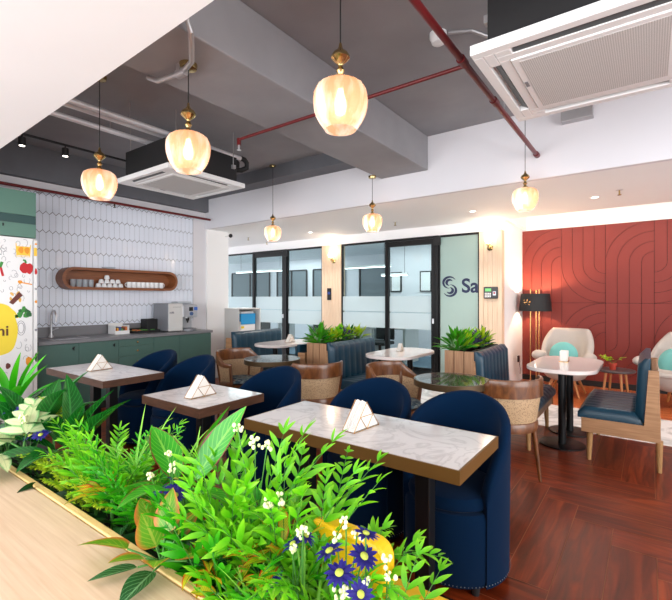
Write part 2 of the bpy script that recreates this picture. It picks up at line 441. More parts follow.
# herringbone floor
w = .21; n_ = 5
mb = MB(); gap = .002
def plank(x0, y0, horiz):
    L_ = n_*w
    x1, y1 = (x0+L_, y0+w) if horiz else (x0+w, y0+L_)
    cx0, cy0, cx1, cy1 = max(x0+gap, -8.2), max(y0+gap, -3), min(x1-gap, 4), min(y1-gap, 5.12)
    if cx1-cx0 < .004 or cy1-cy0 < .004: return
    ou, ov = rnd.random()*20, rnd.random()*20
    q = [(cx0, cy0), (cx1, cy0), (cx1, cy1), (cx0, cy1)]
    uvs = [((x-x0 if horiz else y-y0)+ou, (y-y0 if horiz else x-x0)+ov) for x, y in q]
    mb.add([(x, y, 0) for x, y in q], [(0, 1, 2, 3)], uvs, m=0, val=rnd.random()*.98+.02)
ox, oy = -.60, 3.30
for c in range(-14, 15):
    for k in range(-70, 71):
        bx = ox+w*(k+c*n_); by = oy+w*(-k+c*n_)
        if bx < -10 or bx > 5 or by < -5 or by > 7: continue
        plank(bx, by-n_*w, False)
        plank(bx, by, True)
mb.add([(-8.2,-3,-.003),(4,-3,-.003),(4,5.12,-.003),(-8.2,5.12,-.003)], [(0,1,2,3)], m=1)
mb.box(-8.2, 4, -3, 5.12, -.12, -.004, m=1)
fl = struct(mb.build('floor', [M['planks'], mat('floor_gap', (176,124,96), .6)]))
mb = MB(); mb.box(-8.2, 4, 5.13, 6.2, -.12, 0); struct(mb.build('trim_1', M['marble_floor']))
mb = MB()
for i in range(30):
    y = 6.2+i*.12
    x = -8.2+(i % 3)*.3
    while x < 4 and y < 7.98:
        x1 = min(4, x+1.2)
        q = [(x+.001, y+.001), (x1-.001, y+.001), (x1-.001, min(7.98, y+.12)-.001), (x+.001, min(7.98, y+.12)-.001)]
        mb.add([(a, b, 0) for a, b in q], [(0,1,2,3)], [(a, b) for a, b in q], val=rnd.random()*.98+.02)
        x = x1
mb.box(-1.76, 4, 6.2, 7.98, -.12, -.003, m=1)
mb.box(-8.2, -1.76, 6.2, 6.66, -.12, -.003, m=1)
M['deck'] = wood('orange_parquet', (150,72,36), (188,104,58), .3, (1,10,10), 3)
struct(mb.build('trim_2', [M['deck'], M['red_gap']]))

# ceiling + beams
mb = MB(); mb.box(-6.4, 4, 1.1, 4.62, CEIL, CEIL+.15); struct(mb.build('ceiling', M['grey_conc']))
mb = MB(); mb.box(-2.68, -2.06, 1.1, YF, 2.87, CEIL); struct(mb.build('trim_3', M['grey_conc'], bevel=.01))
mb = MB(); mb.box(-6.17, -2.69, 4.33, YF, 3.08, CEIL); struct(mb.build('trim_4', M['dark_conc']))
mb = MB(); mb.box(XW, XW+.1, 1.1, YF, 2.86, CEIL); struct(mb.build('trim_5', M['dark_conc']))
# near white soffit overhead
mb = MB(); mb.prism([(-8, 1.28), (-4.22, 1.178), (-1.41, 1.10), (4, .96), (4, -3), (-8, -3)], 'z', 2.6, CEIL+.15); struct(mb.build('trim_6', M['white_paint']))
# far soffit: fascia at YF, underside at SOF, cove opening above the red wall
mb = MB()
mb.box(-8.2, 4, YF, YF+.06, SOF, CEIL+.15, m=1)
mb.box(-8.2, 4, YF+.06, 6.66, SOF, SOF+.06)
mb.box(-8.2, -1.72, 6.66, 7.98, SOF, SOF+.06)
struct(mb.build('trim_7', [M['white_paint'], M['fascia']]))
mb = MB()
mb.box(-1.72, 4, 6.60, 6.66, SOF+.06, 2.86); mb.box(-1.78, 4, 6.60, 8.2, 2.86, 2.92); mb.box(-1.78, -1.72, 6.60, 7.98, SOF+.06, 2.86)
struct(mb.build('trim_8', M['white_paint']))
# left wall
mb = MB(); mb.box(XW-.2, XW, -1, 5.08, 0, CEIL); struct(mb.build('wall_left', M['fascia']))
mb = MB(); mb.box(XW, XW+.035, YF+.02, 5.08, 0, SOF); struct(mb.build('trim_14', M['white_paint']))
# tiles: elongated hexagons
mb = MB(); tw = .0745; th_ = .271; sl = .035; g_ = .0019
mb.box(XW-.001, XW+.004, 1.9, 4.36, 1.03, 2.75, m=1)
rr2 = random.Random(3)
for row in range(-1, 8):
    for cidx in range(0, 36):
        cy = 1.86+tw*(cidx+(.5 if row % 2 else 0)); cz = 1.18+row*(th_-sl)
        hw = tw/2-g_; hh = th_/2-g_-.002
        pts = [(cy, cz+hh), (cy-hw, cz+hh-sl), (cy-hw, cz-hh+sl), (cy, cz-hh), (cy+hw, cz-hh+sl), (cy+hw, cz+hh-sl)]
        pts = [(min(max(a, 1.9), 4.35), min(max(b, 1.03), 2.74)) for a, b in pts]
        if max(p[1] for p in pts)-min(p[1] for p in pts) < .01 or max(p[0] for p in pts)-min(p[0] for p in pts) < .01: continue
        dx = [(.009+rr2.uniform(-.0012, .0012)) for _ in pts]
        tilt = rr2.uniform(-.02, .02); tilt2 = rr2.uniform(-.012, .012)
        vs = [(XW+.009+tilt*(a-cy)+tilt2*(b-cz), a, b) for a, b in pts]+[(XW+.002, a, b) for a, b in pts]
        mb.add(vs, [(0,1,2,3,4,5)]+[(i, i+6, (i+1) % 6+6, (i+1) % 6) for i in range(6)], m=0)
struct(mb.build('trim_9', [M['tile'], M['grout']]))
# return wall + pilasters + glass wall header
mb = MB(); mb.box(-1.92, -1.78, YG+.1, 7.98, 0, SOF); struct(mb.build('wall_right', M['white_paint']))
mb = MB(); mb.box(-8.2, -1.92, YG-.03, YG+.1, 2.42, SOF); struct(mb.build('wall_front', M['white_paint']))
def pilaster(nm, x0, x1):
    mb = MB(); mb.box(x0, x1, YG-.03, YG+.1, 0, 2.42)
    k = int((x1-x0)/.06)
    for i in range(k):
        a = x0+(x1-x0)*i/k; mb.box(a+.002, a+(x1-x0)/k-.002, YG-.038, YG-.03, 0, 2.42)
    return struct(mb.build(nm, M['pil']))
pilaster('trim_10', -5.19, -4.73); pilaster('trim_11', -2.12, -1.78)
mb = MB(); mb.box(-1.78, 4, 7.9, 8.0, 0, 2.9); struct(mb.build('wall_back', M['white_paint']))
mb = MB(); mb.box(-1.78, 4, 7.868, 7.9, 0, .09); struct(mb.build('baseboard_back', M['black']))

# red panelling with real grooves between curved boards
def red_panels():
    mb = MB(); x0 = -1.78; pw = .61
    mb.box(x0, 4, 7.885, 7.9, .09, 2.55, m=1)
    G = .0028
    rr = [0, .152, .305, .457, .61]
    def board(poly):
        # shrink the polygon a little and extrude it forward
        n = len(poly); A = sum(poly[i][0]*poly[(i+1) % n][1]-poly[(i+1) % n][0]*poly[i][1] for i in range(n))
        if A < 0: poly = poly[::-1]
        out = []
        for i in range(n):
            p0, p1, p2 = Vector(poly[i-1]), Vector(poly[i]), Vector(poly[(i+1) % n])
            a = (p1-p0); b = (p2-p1)
            if a.length < 1e-6: a = b
            if b.length < 1e-6: b = a
            a.normalize(); b.normalize()
            na = Vector((-a.y, a.x)); nb = Vector((-b.y, b.x)); nn = na+nb
            d = nn.dot(na)
            if d < .3: nn = na; d = 1
            out.append(p1+nn*(G/d))
        mb.prism([(p.x, p.y) for p in out], 'y', 7.866, 7.886, m=0)
    def cell(xa, kind, za, zb, zc):
        """kind: side of centre (L/R), arcs curving up ('u') or down ('d')"""
        xb = xa+pw
        side, dr = kind
        cx = xb if side == 'R' else xa
        sg = -1 if side == 'R' else 1
        ud = 1 if dr == 'u' else -1
        zend = za if dr == 'u' else zb         # straight runs go to this edge
        zfar = zb if dr == 'u' else za
        for i in range(4):
            ri, ro = rr[i], rr[i+1]
            K = 14
            outer = [(cx+sg*ro*math.cos(t), zc+ud*ro*math.sin(t)) for t in [PI/2*(1-k/K) for k in range(K+1)]]
            inner = [(cx+sg*ri*math.cos(t), zc+ud*ri*math.sin(t)) for t in [PI/2*k/K for k in range(K+1)]] if ri > 0 else [(cx, zc)]
            poly = outer+[(cx+sg*ro, zend)]+[(cx+sg*ri, zend)]+inner
            clean = []
            for p in poly:
                p = (p[0], min(max(p[1], za), zb))
                if not clean or (abs(p[0]-clean[-1][0])+abs(p[1]-clean[-1][1])) > 1e-5: clean.append(p)
            board(clean)
        K = 14; ro = rr[4]
        arc = [(cx+sg*ro*math.cos(t), zc+ud*ro*math.sin(t)) for t in [PI/2*k/K for k in range(K+1)]]
        corner = (cx+sg*ro, zfar)
        clean = []
        for p in arc+[(cx, zfar), corner]:
            p = (p[0], min(max(p[1], za), zb))
            if not clean or (abs(p[0]-clean[-1][0])+abs(p[1]-clean[-1][1])) > 1e-5: clean.append(p)
        if abs(clean[0][0]-clean[-1][0])+abs(clean[0][1]-clean[-1][1]) < 1e-5: clean.pop()
        if abs(zfar-(zc+ud*ro)) > .012: board(clean)
        else: board(arc+[corner])
    zj = 1.32
    top = ['Ru', 'Rd', 'Ru', 'Ld', 'Lu', 'Rd', 'Ru', 'Ld', 'Lu']
    bot = ['Rd', 'Ru', 'Ld', 'Ru', 'Rd', 'Lu', 'Ld', 'Ru', 'Rd']
    for i in range(9):
        xa = -1.78+pw*i
        cell(xa, top[i], zj, 2.55, 1.935)
        cell(xa, bot[i], .09, zj, .71 if bot[i][1] == 'u' else .72)
    return struct(mb.build('trim_12', [M['red_panel'], M['red_gap']]))
red_panels()

# ------------------------------------------------------------------ glass walls
def window(nm, x0, x1, z1=2.42, film='frost', band=(.87, 1.43)):
    mb = MB(); f = .022
    mb.box(x0, x1, YG-.02, YG+.03, z1-.035, z1); mb.box(x0, x1, YG-.02, YG+.03, 0, .03)
    mb.box(x0, x0+f, YG-.02, YG+.03, .03, z1-.035); mb.box(x1-f, x1, YG-.02, YG+.03, .03, z1-.035)
    o = struct(mb.build(nm, M['black_metal']))
    mb = MB(); mb.box(x0+f, x1-f, YG, YG+.01, .03, z1-.035); mb.build('pane', M['glass'], o)
    if band:
        mb = MB()
        if band[1]-band[0] < .7:
            h = (band[1]-band[0]-.02)/2
            mb.box(x0+f, x1-f, YG-.003, YG-.001, band[0], band[0]+h); mb.box(x0+f, x1-f, YG-.003, YG-.001, band[0]+h+.02, band[1])
        else: mb.box(x0+f, x1-f, YG-.003, YG-.001, band[0], band[1])
        mb.build('frosted_film', M[film], o)
    return o
def door(nm, x0, x1, z1=2.42):
    mb = MB(); f = .05
    mb.box(x0, x0+f, YG-.05, YG+.03, 0, z1); mb.box(x1-f, x1, YG-.05, YG+.03, 0, z1)
    mb.box(x0+f, x1-f, YG-.05, YG+.03, z1-.04, z1); mb.box(x0+f, x1-f, YG-.04, YG+.02, z1-.13, z1-.045)
    mb.box(x0+f, x1-f, YG-.04, YG+.02, .01, .1)
    mb.box(x0+f, x0+f+.012, YG-.04, YG+.02, .1, z1-.13)
    mb.box(x1-f-.07, x1-f-.008, YG-.045, YG+.02, .01, z1-.13)
    o = struct(mb.build(nm, M['black_metal']))
    mb = MB(); mb.box(x0+f+.012, x1-f-.07, YG, YG+.01, .1, z1-.13); mb.build('pane', M['glass'], o)
    mb = MB(); mb.box(x0+f+.012, x1-f-.07, YG-.003, YG-.001, .87, 1.14); mb.box(x0+f+.012, x1-f-.07, YG-.003, YG-.001, 1.16, 1.43); mb.build('frosted_film', M['frost'], o)
    mb = MB(); mb.cyl((x1-f-.035, YG-.05), .012, .98, 1.06, n=12); mb.box(x1-f-.05, x1-f-.02, YG-.06, YG-.045, .98, 1.06); mb.build('door_handle', M['steel'], o, bevel=.002)
    mb = MB(); mb.box(x1-f-.02, x1+.05, YG-.075, YG-.05, z1-.16, z1-.02); mb.build('door_hinge', M['black'], o, bevel=.003)
    return o
window('window_1', -8.15, -7.15); door('door_1', -7.15, -6.13); window('window_2', -6.13, -5.19)
window('window_3', -4.73, -3.76); door('door_2', -3.76, -2.78)
w4 = window('window_4', -2.78, -2.12, film='frost2', band=(.03, 2.385))
mb = MB(); mb.box(-8.2, -8.15, YG-.03, YG+.1, 0, SOF); struct(mb.build('trim_13', M['white_paint']))

def text_mesh(s, size, mt, parent=None, name='lettering', depth=.001, bold=0.0, matrix=None, clipx=None):
    cu = bpy.data.curves.new(name, 'FONT'); cu.body = s; cu.size = size; cu.extrude = depth; cu.offset = bold
    ob = bpy.data.objects.new(name, cu); COL.objects.link(ob)
    bpy.context.view_layer.update()
    dg = bpy.context.evaluated_depsgraph_get()
    me = bpy.data.meshes.new_from_object(ob.evaluated_get(dg))
    bpy.data.objects.remove(ob); bpy.data.curves.remove(cu)
    if matrix: me.transform(matrix)
    if clipx is not None:
        import bmesh
        bm = bmesh.new(); bm.from_mesh(me)
        bmesh.ops.bisect_plane(bm, geom=bm.verts[:]+bm.edges[:]+bm.faces[:], plane_co=(clipx, 0, 0), plane_no=(1, 0, 0), clear_outer=True)
        bm.to_mesh(me); bm.free()
    me.materials.clear(); me.materials.append(mt); me.name = name
    o = bpy.data.objects.new(name, me); COL.objects.link(o)
    if parent is not None: o.parent = parent
    return o
# writing standing upright in the XZ plane, read from -Y
def uprightXZ(x, y, z): return Matrix.Translation((x, y, z)) @ Matrix.Rotation(R(90), 4, 'X')
# writing on a plane facing +X, read from +X (runs along +Y)
def uprightYZ(x, y, z): return Matrix.Translation((x, y, z)) @ Matrix.Rotation(R(90), 4, 'Z') @ Matrix.Rotation(R(90), 4, 'X')
text_mesh('Sa', .31, M['navy_print'], w4, 'logo_lettering', .001, .007, uprightXZ(-2.405, YG-.006, 1.49), clipx=-2.143)
# the emblem: an S of two striped ribbons
mb = MB()
def ribbon(p, wd):
    vs = []; n = len(p)
    for i, (x, z, k) in enumerate(p): vs += [(x, YG-.006, z), (x, YG-.006, z+wd*k)]
    mb.add(vs, [(2*i, 2*i+2, 2*i+3, 2*i+1) for i in range(n-1)])
cxl, czl = -2.60, 1.585
def rib(cx, cz, r, a0, a1, wd, sx=1.25):
    p = []
    for i in range(17):
        t = a0+(a1-a0)*i/16
        k = math.sin(PI*(i+.6)/17.2)
        p.append((cx+sx*r*math.cos(t), cz+r*math.sin(t)-wd*k/2, k))
    vs = [(x, YG-.006, z) for x, z, k in p]
    ri = []
    for i in range(17):
        t = a0+(a1-a0)*i/16; k = math.sin(PI*(i+.6)/17.2)
        for s_ in (-1, 1):
            ri.append((cx+sx*(r+s_*wd*k/2)*math.cos(t), YG-.006, cz+(r+s_*wd*k/2)*math.sin(t)))
    mb.add(ri, [(2*i, 2*i+1, 2*i+3, 2*i+2) for i in range(16)])
for q, ww in ((.092, .038), (.045, .042)):
    rib(cxl, czl+.062, q, R(28), R(268), ww, 1.15); rib(cxl, czl-.062, q, R(-152), R(88), ww, 1.15)
mb.build('logo_emblem', M['navy_print'], w4)

# ------------------------------------------------------------------ office behind the glass
mb = MB(); mb.box(-14, -1.92, 6.67, 12, -.12, 0); struct(mb.build('floor_office', M['office_floor']))
mb = MB(); mb.box(-14, -1.92, 6.74, 12, 2.75, 2.85); struct(mb.build('ceiling_office', M['white_paint']))
mb = MB(); mb.box(-14, -5.4, 11.4, 11.5, 0, 2.75); struct(mb.build('wall_office', M['fascia']))
mb = MB(); mb.box(-5.4, -1.92, 9.6, 9.7, 0, 2.75); mb.box(-5.4, -5.3, 9.7, 11.4, 0, 2.75); struct(mb.build('wall_office_right', M['fascia']))
def owin(nm, x0, x1, z0=1.35, z1=2.35):
    mb = MB(); mb.box(x0, x1, 11.37, 11.4, z0, z1)
    o = struct(mb.build(nm, M['office_grey']))
    mb = MB()
    for a in (x0, (x0+x1)/2, x1): mb.box(a-.025, a+.025, 11.34, 11.37, z0, z1)
    mb.box(x0, x1, 11.34, 11.37, z0-.04, z0); mb.box(x0, x1, 11.34, 11.37, z1, z1+.04)
    mb.build('window_frame', M['black'], o); return o
owin('window_5', -13.5, -11.4); owin('window_6', -11, -9.6); owin('window_7', -9.3, -8.0); owin('window_8', -7.4, -5.5)
def led(x, y, z, L_, label):
    t = thing('linear_light', label, 'ceiling light', (x, y, z), 0, 'linear lights in the office')
    mb = MB(); mb.box(-L_/2, L_/2, -.03, .03, 0, .05); mb.build('housing', M['plastic_w'], t)
    mb = MB(); mb.box(-L_/2+.01, L_/2-.01, -.026, .026, -.012, -.001); mb.build('diffuser', M['led'], t)
    for s_ in (-1, 1):
        mb = MB(); mb.tube([(s_*L_*.4, 0, .05), (s_*L_*.4, 0, 2.752-z)], .004); mb.build('suspension_wire', M['black'], t)
led(-8.6, 8.2, 2.12, 1.9, 'long glowing linear light hanging behind the left glass wall')
led(-5.35, 8.3, 2.1, 1.5, 'glowing linear light seen through the glass left of the middle door')
led(-5.0, 9.2, 1.95, .7, 'short linear light seen through the middle glass door')
for (x, y, L_, lab) in [(-9.2, 8.9, 2.0, 'white office desk behind the left glass wall'), (-5.9, 8.2, 1.4, 'white office desk behind the glass between the two planters'), (-4.6, 8.5, .9, 'white office desk behind the middle glass door')]:
    t = thing('office_desk', lab, 'desk', (x, y, 0), 0, 'desks in the office')
    mb = MB(); mb.box(-L_/2, L_/2, -.35, .35, .72, .76); mb.build('desktop', M['plastic_w'], t, bevel=.004)
    for s_ in (-1, 1):
        mb = MB(); mb.box(s_*(L_/2-.06)-.03, s_*(L_/2-.06)+.03, -.32, .32, 0, .719); mb.build('leg', M['plastic_w2'], t)
def ochair(x, y, lab):
    t = thing('office_chair', lab, 'chair', (x, y, 0), 0, 'office chairs behind the glass')
    mb = MB(); mb.box(-.23, .23, -.22, .22, .43, .5); mb.build('seat', M['black'], t, bevel=.02)
    mb = MB(); mb.box(-.22, .22, .2, .25, .52, .95); mb.build('backrest', M['black'], t, bevel=.02)
    mb = MB(); mb.cyl((0, 0), .03, .06, .43); mb.lathe([(.28, 0), (.28, .03), (.03, .07)], n=10); mb.box(-.02, .02, .2, .24, .45, .6); mb.build('base', M['black_metal'], t)
ochair(-9.6, 8.1, 'black office chair behind the left edge of the glass wall'); ochair(-8.6, 8.15, 'black office chair behind the left glass door')
ochair(-6.1, 7.5, 'black office chair behind the glass right of the left door'); ochair(-4.55, 7.75, 'black office chair behind the middle glass door')
def picture(x, lab, y=9.58):
    t = thing('framed_picture', lab, 'picture', (x, y, 1.55), 0, 'framed pictures in the office')
    mb = MB(); mb.box(-.15, .15, -.02, .018, 0, .5); mb.box(-.12, .12, -.021, -.0195, .03, .47, m=1)
    mb.build('frame', [M['black'], M['plastic_w']], t)
picture(-4.35, 'black framed white sheet on the office wall behind the middle glass door')
picture(-3.85, 'second black framed sheet beside the door frame on the office wall')
picture(-5.15, 'black framed sheet on the office wall near the linear light')

# ------------------------------------------------------------------ pipes and ceiling fittings
def pipe(nm, pts, r, m, label, cat, n=12):
    mb = MB(); mb.tube(pts, r, n); o = mb.build(nm, m, smooth=True); return tag(o, label, cat)
t = thing('sprinkler_pipe', 'long dark red sprinkler pipe running along the ceiling to the white fascia', 'pipe', (-.9, 1.0, 2.81))
mb = MB(); mb.tube([(0, .15, 0), (0, 3.57, 0)], .02, 12); mb.build('pipe_run', M['red_pipe'], t, smooth=True)
for y in (1.5, 2.15, 3.56):
    mb = MB(); mb.tube([(0, y-.035, 0), (0, y+.035, 0)], .027, 12); mb.build('coupling', M['red_pipe'], t, smooth=True)
for y in (.6, 2.4):
    mb = MB(); mb.tube([(0, y, .02), (0, y, CEIL-2.81)], .004, 6); mb.build('hanger_rod', M['galv'], t)
t = thing('sprinkler_pipe', 'thin red branch pipe crossing under the concrete beam', 'pipe', (-.9, 2.56, 2.81))
mb = MB(); mb.tube([(-.015, 0, 0), (-2.05, 0, 0)], .013, 10); mb.build('pipe_run', M['red_pipe'], t, smooth=True)
mb = MB(); mb.tube([(-2.05, 0, .01), (-2.05, 0, -.05)], .018, 10); mb.build('elbow', M['red_pipe'], t, smooth=True)
mb = MB(); mb.lathe([(.008, -.05), (.008, -.09), (.02, -.092), (.02, -.095)], (-2.05, 0, 0), 10); mb.build('sprinkler_head', M['steel'], t)
t = thing('sprinkler_pipe', 'bright red pipe running along the top of the tiled wall', 'pipe', (-5.95, 1.2, 2.71))
mb = MB(); mb.tube([(0, 0, 0), (0, 3.34, 0)], .018, 10); mb.build('pipe_run', M['red_pipe'], t, smooth=True)
for y in (.9, 1.75, 3.0):
    mb = MB(); mb.box(-.22, 0, y-.012, y+.012, -.006, .006); mb.build('bracket', M['galv'], t)
mb = MB(); mb.lathe([(.012, 0), (.008, -.04), (.018, -.045), (.018, -.05)], (0, 1.75, -.016), 10); mb.build('sprinkler_head', M['black'], t)

# refrigerant pipes above the far cassette
for k, (x, z, lab) in enumerate([(-3.95, 3.07, 'rightmost silver insulated pipe above the far air conditioner'), (-4.12, 3.10, 'middle silver insulated pipe above the far air conditioner'), (-4.32, 3.06, 'leftmost silver insulated pipe above the far air conditioner')]):
    t = thing('insulated_pipe', lab, 'pipe', (x, 1.2, z), 0, 'silver pipes above the far air conditioner')
    mb = MB(); y1 = 2.25 if k < 2 else 1.9
    mb.tube([(0, 0, 0), (0, y1, 0)], .026, 12); mb.build('pipe_run', M['pipe_w'], t, smooth=True)
    mb = MB(); mb.tube([(0, y1, 0), (0, y1+.06, 0), (0, y1+.1, -.03), (0, y1+.1, -.09), (-.05, y1+.06, -.12), (-.12, y1-.02, -.12)], .03, 10); mb.build('elbow', M['black'], t, smooth=True)
    if k != 1:
        mb = MB(); mb.tube([(0, .9, .02), (0, .9, CEIL-z)], .005, 6); mb.build('hanger_rod', M['galv'], t)
# track with spot lights
t = thing('light_track', 'thin black lighting track below the ceiling near the tiled wall', 'track', (-5.15, 1.25, 3.06))
mb = MB(); mb.box(-.012, .012, 0, 1.6, 0, .02); mb.build('rail', M['black'], t)
for y in (.1, 1.5):
    mb = MB(); mb.tube([(0, y, .02), (0, y, .2)], .004, 6); mb.build('suspension_rod', M['black'], t)
def spot(y, lab):
    t = thing('spot_light', lab, 'spotlight', (-5.15, y, 2.95), 0, 'spotlights on the black track')
    mb = MB(); mb.cyl((0, 0), .032, 0, .085, n=16); mb.build('housing', M['black'], t, bevel=.003)
    mb = MB(); mb.cyl((0, 0), .025, -.002, -.0005, n=16); mb.build('lens', M['down'], t)
    mb = MB(); mb.tube([(0, 0, .085), (0, 0, .109)], .008, 8); mb.build('mount', M['black'], t)
spot(2.02, 'small black cylindrical spotlight hanging under the track'); spot(1.62, 'black spotlight on the track closest to the white overhead slab')
# grey conduit at upper left
t = thing('conduit', 'grey bent conduit running down the beam next to the brass lamp rose', 'conduit', (0, 0, 0))
mb = MB(); mb.tube([(-1.98, 1.32, 3.2), (-1.99, 1.36, 2.90), (-2.0, 1.40, 2.84), (-2.08, 1.46, 2.82), (-2.22, 1.56, 2.82), (-2.38, 1.6, 2.82), (-2.6, 1.57, 2.82), (-2.68, 1.55, 2.86)], .016, 12); mb.build('pipe_run', M['galv'], t, smooth=True)
mb = MB(); mb.tube([(-2.34, 1.6, 2.82), (-2.42, 1.6, 2.82)], .028, 12); mb.box(-2.4, -2.36, 1.57, 1.63, 2.82, 2.868); mb.build('clamp', M['galv'], t, smooth=True)
# smoke detector, junction box, sprinkler heads
t = thing('smoke_detector', 'white round smoke detector on the grey ceiling beside the red pipe', 'smoke detector', (-1.2, 2.85, CEIL-.05))
mb = MB(); mb.lathe([(.03, -.03), (.045, -.02), (.05, 0), (.06, .015), (.06, .05)], n=24); mb.build('housing', M['plastic_w'], t, smooth=True)
mb = MB(); mb.tube([(.06, .02, .04), (.2, .1, .045), (.3, .25, .03)], .012, 8); mb.build('conduit_arm', M['galv'], t)
tag(MB().box(-.68, -.42, YF-.09, YF+.002, 3.06, 3.16).build('junction_box', M['galv'], bevel=.004), 'grey metal junction box on the fascia below the near air conditioner', 'box')
for x, y, lab in [(-.27, 5.6, 'brass sprinkler head in the white soffit in front of the red wall'), (-3.19, 5.9, 'sprinkler head in the soffit near the middle pilaster'), (-6.3, 5.7, 'sprinkler head in the soffit above the left glass wall'), (-6.5, 6.4, 'sprinkler head in the soffit close to the left glass wall frame')]:
    t = thing('ceiling_sprinkler', lab, 'sprinkler', (x, y, SOF-.06), 0, 'sprinkler heads in the white soffit')
    mb = MB(); mb.lathe([(.035, .056), (.035, .0595)], n=16); mb.build('escutcheon', M['steel'], t)
    mb = MB(); mb.lathe([(.008, .058), (.008, .012), (.02, .008), (.02, .004), (.001, .004)], n=12); mb.build('head', M['brass'], t)
for i, (x, y, lab) in enumerate([(-.52, 5.82, 'round recessed downlight in the soffit nearest the red wall'), (-1.94, 5.78, 'round recessed downlight in the soffit in front of the white return wall'), (-4.9, 5.9, 'round recessed downlight in the soffit before the middle pilaster'), (1.2, 5.8, 'recessed downlight in the soffit beyond the near bench')]):
    t = thing('downlight', lab, 'ceiling light', (x, y, SOF-.008), 0, 'downlights in the white soffit')
    mb = MB(); mb.lathe([(.05, .0075), (.05, 0), (.038, 0)], n=24); mb.build('trim_ring', M['plastic_w'], t)
    mb = MB(); mb.lathe([(.037, .003), (.037, .005)], n=24); mb.build('lens', M['down'], t)
t = thing('security_camera', 'small dark camera at the top corner of the white wall end', 'camera', (-5.98, 5.0, 2.5))
mb = MB(); mb.tube([(-.18, 0, .0), (-.06, 0, .0)], .008, 8); mb.build('mount', M['plastic_w'], t)
mb = MB(); mb.sphere((0, 0, 0), .035, 14); mb.build('camera_dome', M['black'], t, smooth=True)

# cove strip
tag(MB().box(-1.7, 4, 6.665, 6.685, SOF+.07, SOF+.085).build('cove_light_strip', M['strip']), 'glowing strip hidden in the ceiling cove over the red wall', 'light strip')

# cassette air conditioners
def cassette(loc, rz, lab):
    t = thing('cassette_air_conditioner', lab, 'air conditioner', loc, rz, 'ceiling air conditioners')
    S = .485
    mb = MB(); mb.lathe([(.35*1.414, 0), (S*1.414-.03, .0), (S*1.414, .012), (S*1.414, .03), (S*1.3, .04)], n=4, a0=PI/4, a1=2*PI+PI/4)
    # frame with slots: ring of four bars around each slot
    mb = MB()
    o_, i_ = S, .30
    def ring(a, b, z0, z1):
        mb.box(-a, a, b, a, z0, z1); mb.box(-a, a, -a, -b, z0, z1); mb.box(b, a, -b, b, z0, z1); mb.box(-a, -b, -b, b, z0, z1)
    ring(S, .435, .0, .035); ring(.385, .335, .0, .035)
    for sx, sy in ((1,0), (-1,0), (0,1), (0,-1)):
        for e in (-1, 1):
            if sx: mb.box(*sorted((sx*.385, sx*.435)), *sorted((e*.31, e*.435)), 0, .035)
            else: mb.box(*sorted((e*.31, e*.385)), *sorted((sy*.385, sy*.435)), 0, .035)
    mb.box(-S, S, -S, S, .035, .05)
    mb.build('panel', M['plastic_w'], t, bevel=.004)
    for k in range(4):
        mb = MB(); mb.T = Matrix.Rotation(k*PI/2, 4, 'Z')
        mb.add([(-.305, .388, .004), (.305, .388, .004), (.305, .425, .026), (-.305, .425, .026), (-.305, .388, .008), (.305, .388, .008), (.305, .425, .03), (-.305, .425, .03)], [(3,2,1,0), (4,5,6,7), (0,1,5,4), (1,2,6,5), (2,3,7,6), (3,0,4,7)])
        mb.build('louvre', M['louvre'], t)
    mb = MB(); mb.box(-.334, .334, -.334, .334, -.006, .02); g = mb.build('grille', M['plastic_w'], t, bevel=.006)
    mb = MB(); mb.box(-.30, .30, -.30, .30, -.0075, -.0062); mb.build('mesh', M['grille'], g)
    mb = MB(); mb.box(-.326, -.310, -.07, -.01, -.0085, -.0065); mb.build('receiver', M['silver_d'], t)
    mb = MB(); mb.box(-.42, .42, -.42, .42, .05, .34); b_ = mb.build('casing', M['black'], t, bevel=.005)
    for sx, sy in ((-1,-1), (1,-1), (1,1), (-1,1)):
        mb = MB(); mb.box(sx*.43-.02, sx*.43+.02, sy*.36-.02, sy*.36+.02, .2, .24); mb.tube([(sx*.43, sy*.36, .24), (sx*.43, sy*.36, CEIL-loc[2])], .005, 6); mb.build('hanger', M['galv'], b_)
    return t
cassette((-.225, 2.555, 2.58), 0, 'large near white ceiling cassette air conditioner at the upper right')
cassette((-4.2, 2.83, 2.65), 0, 'farther white ceiling cassette air conditioner above the green counter')

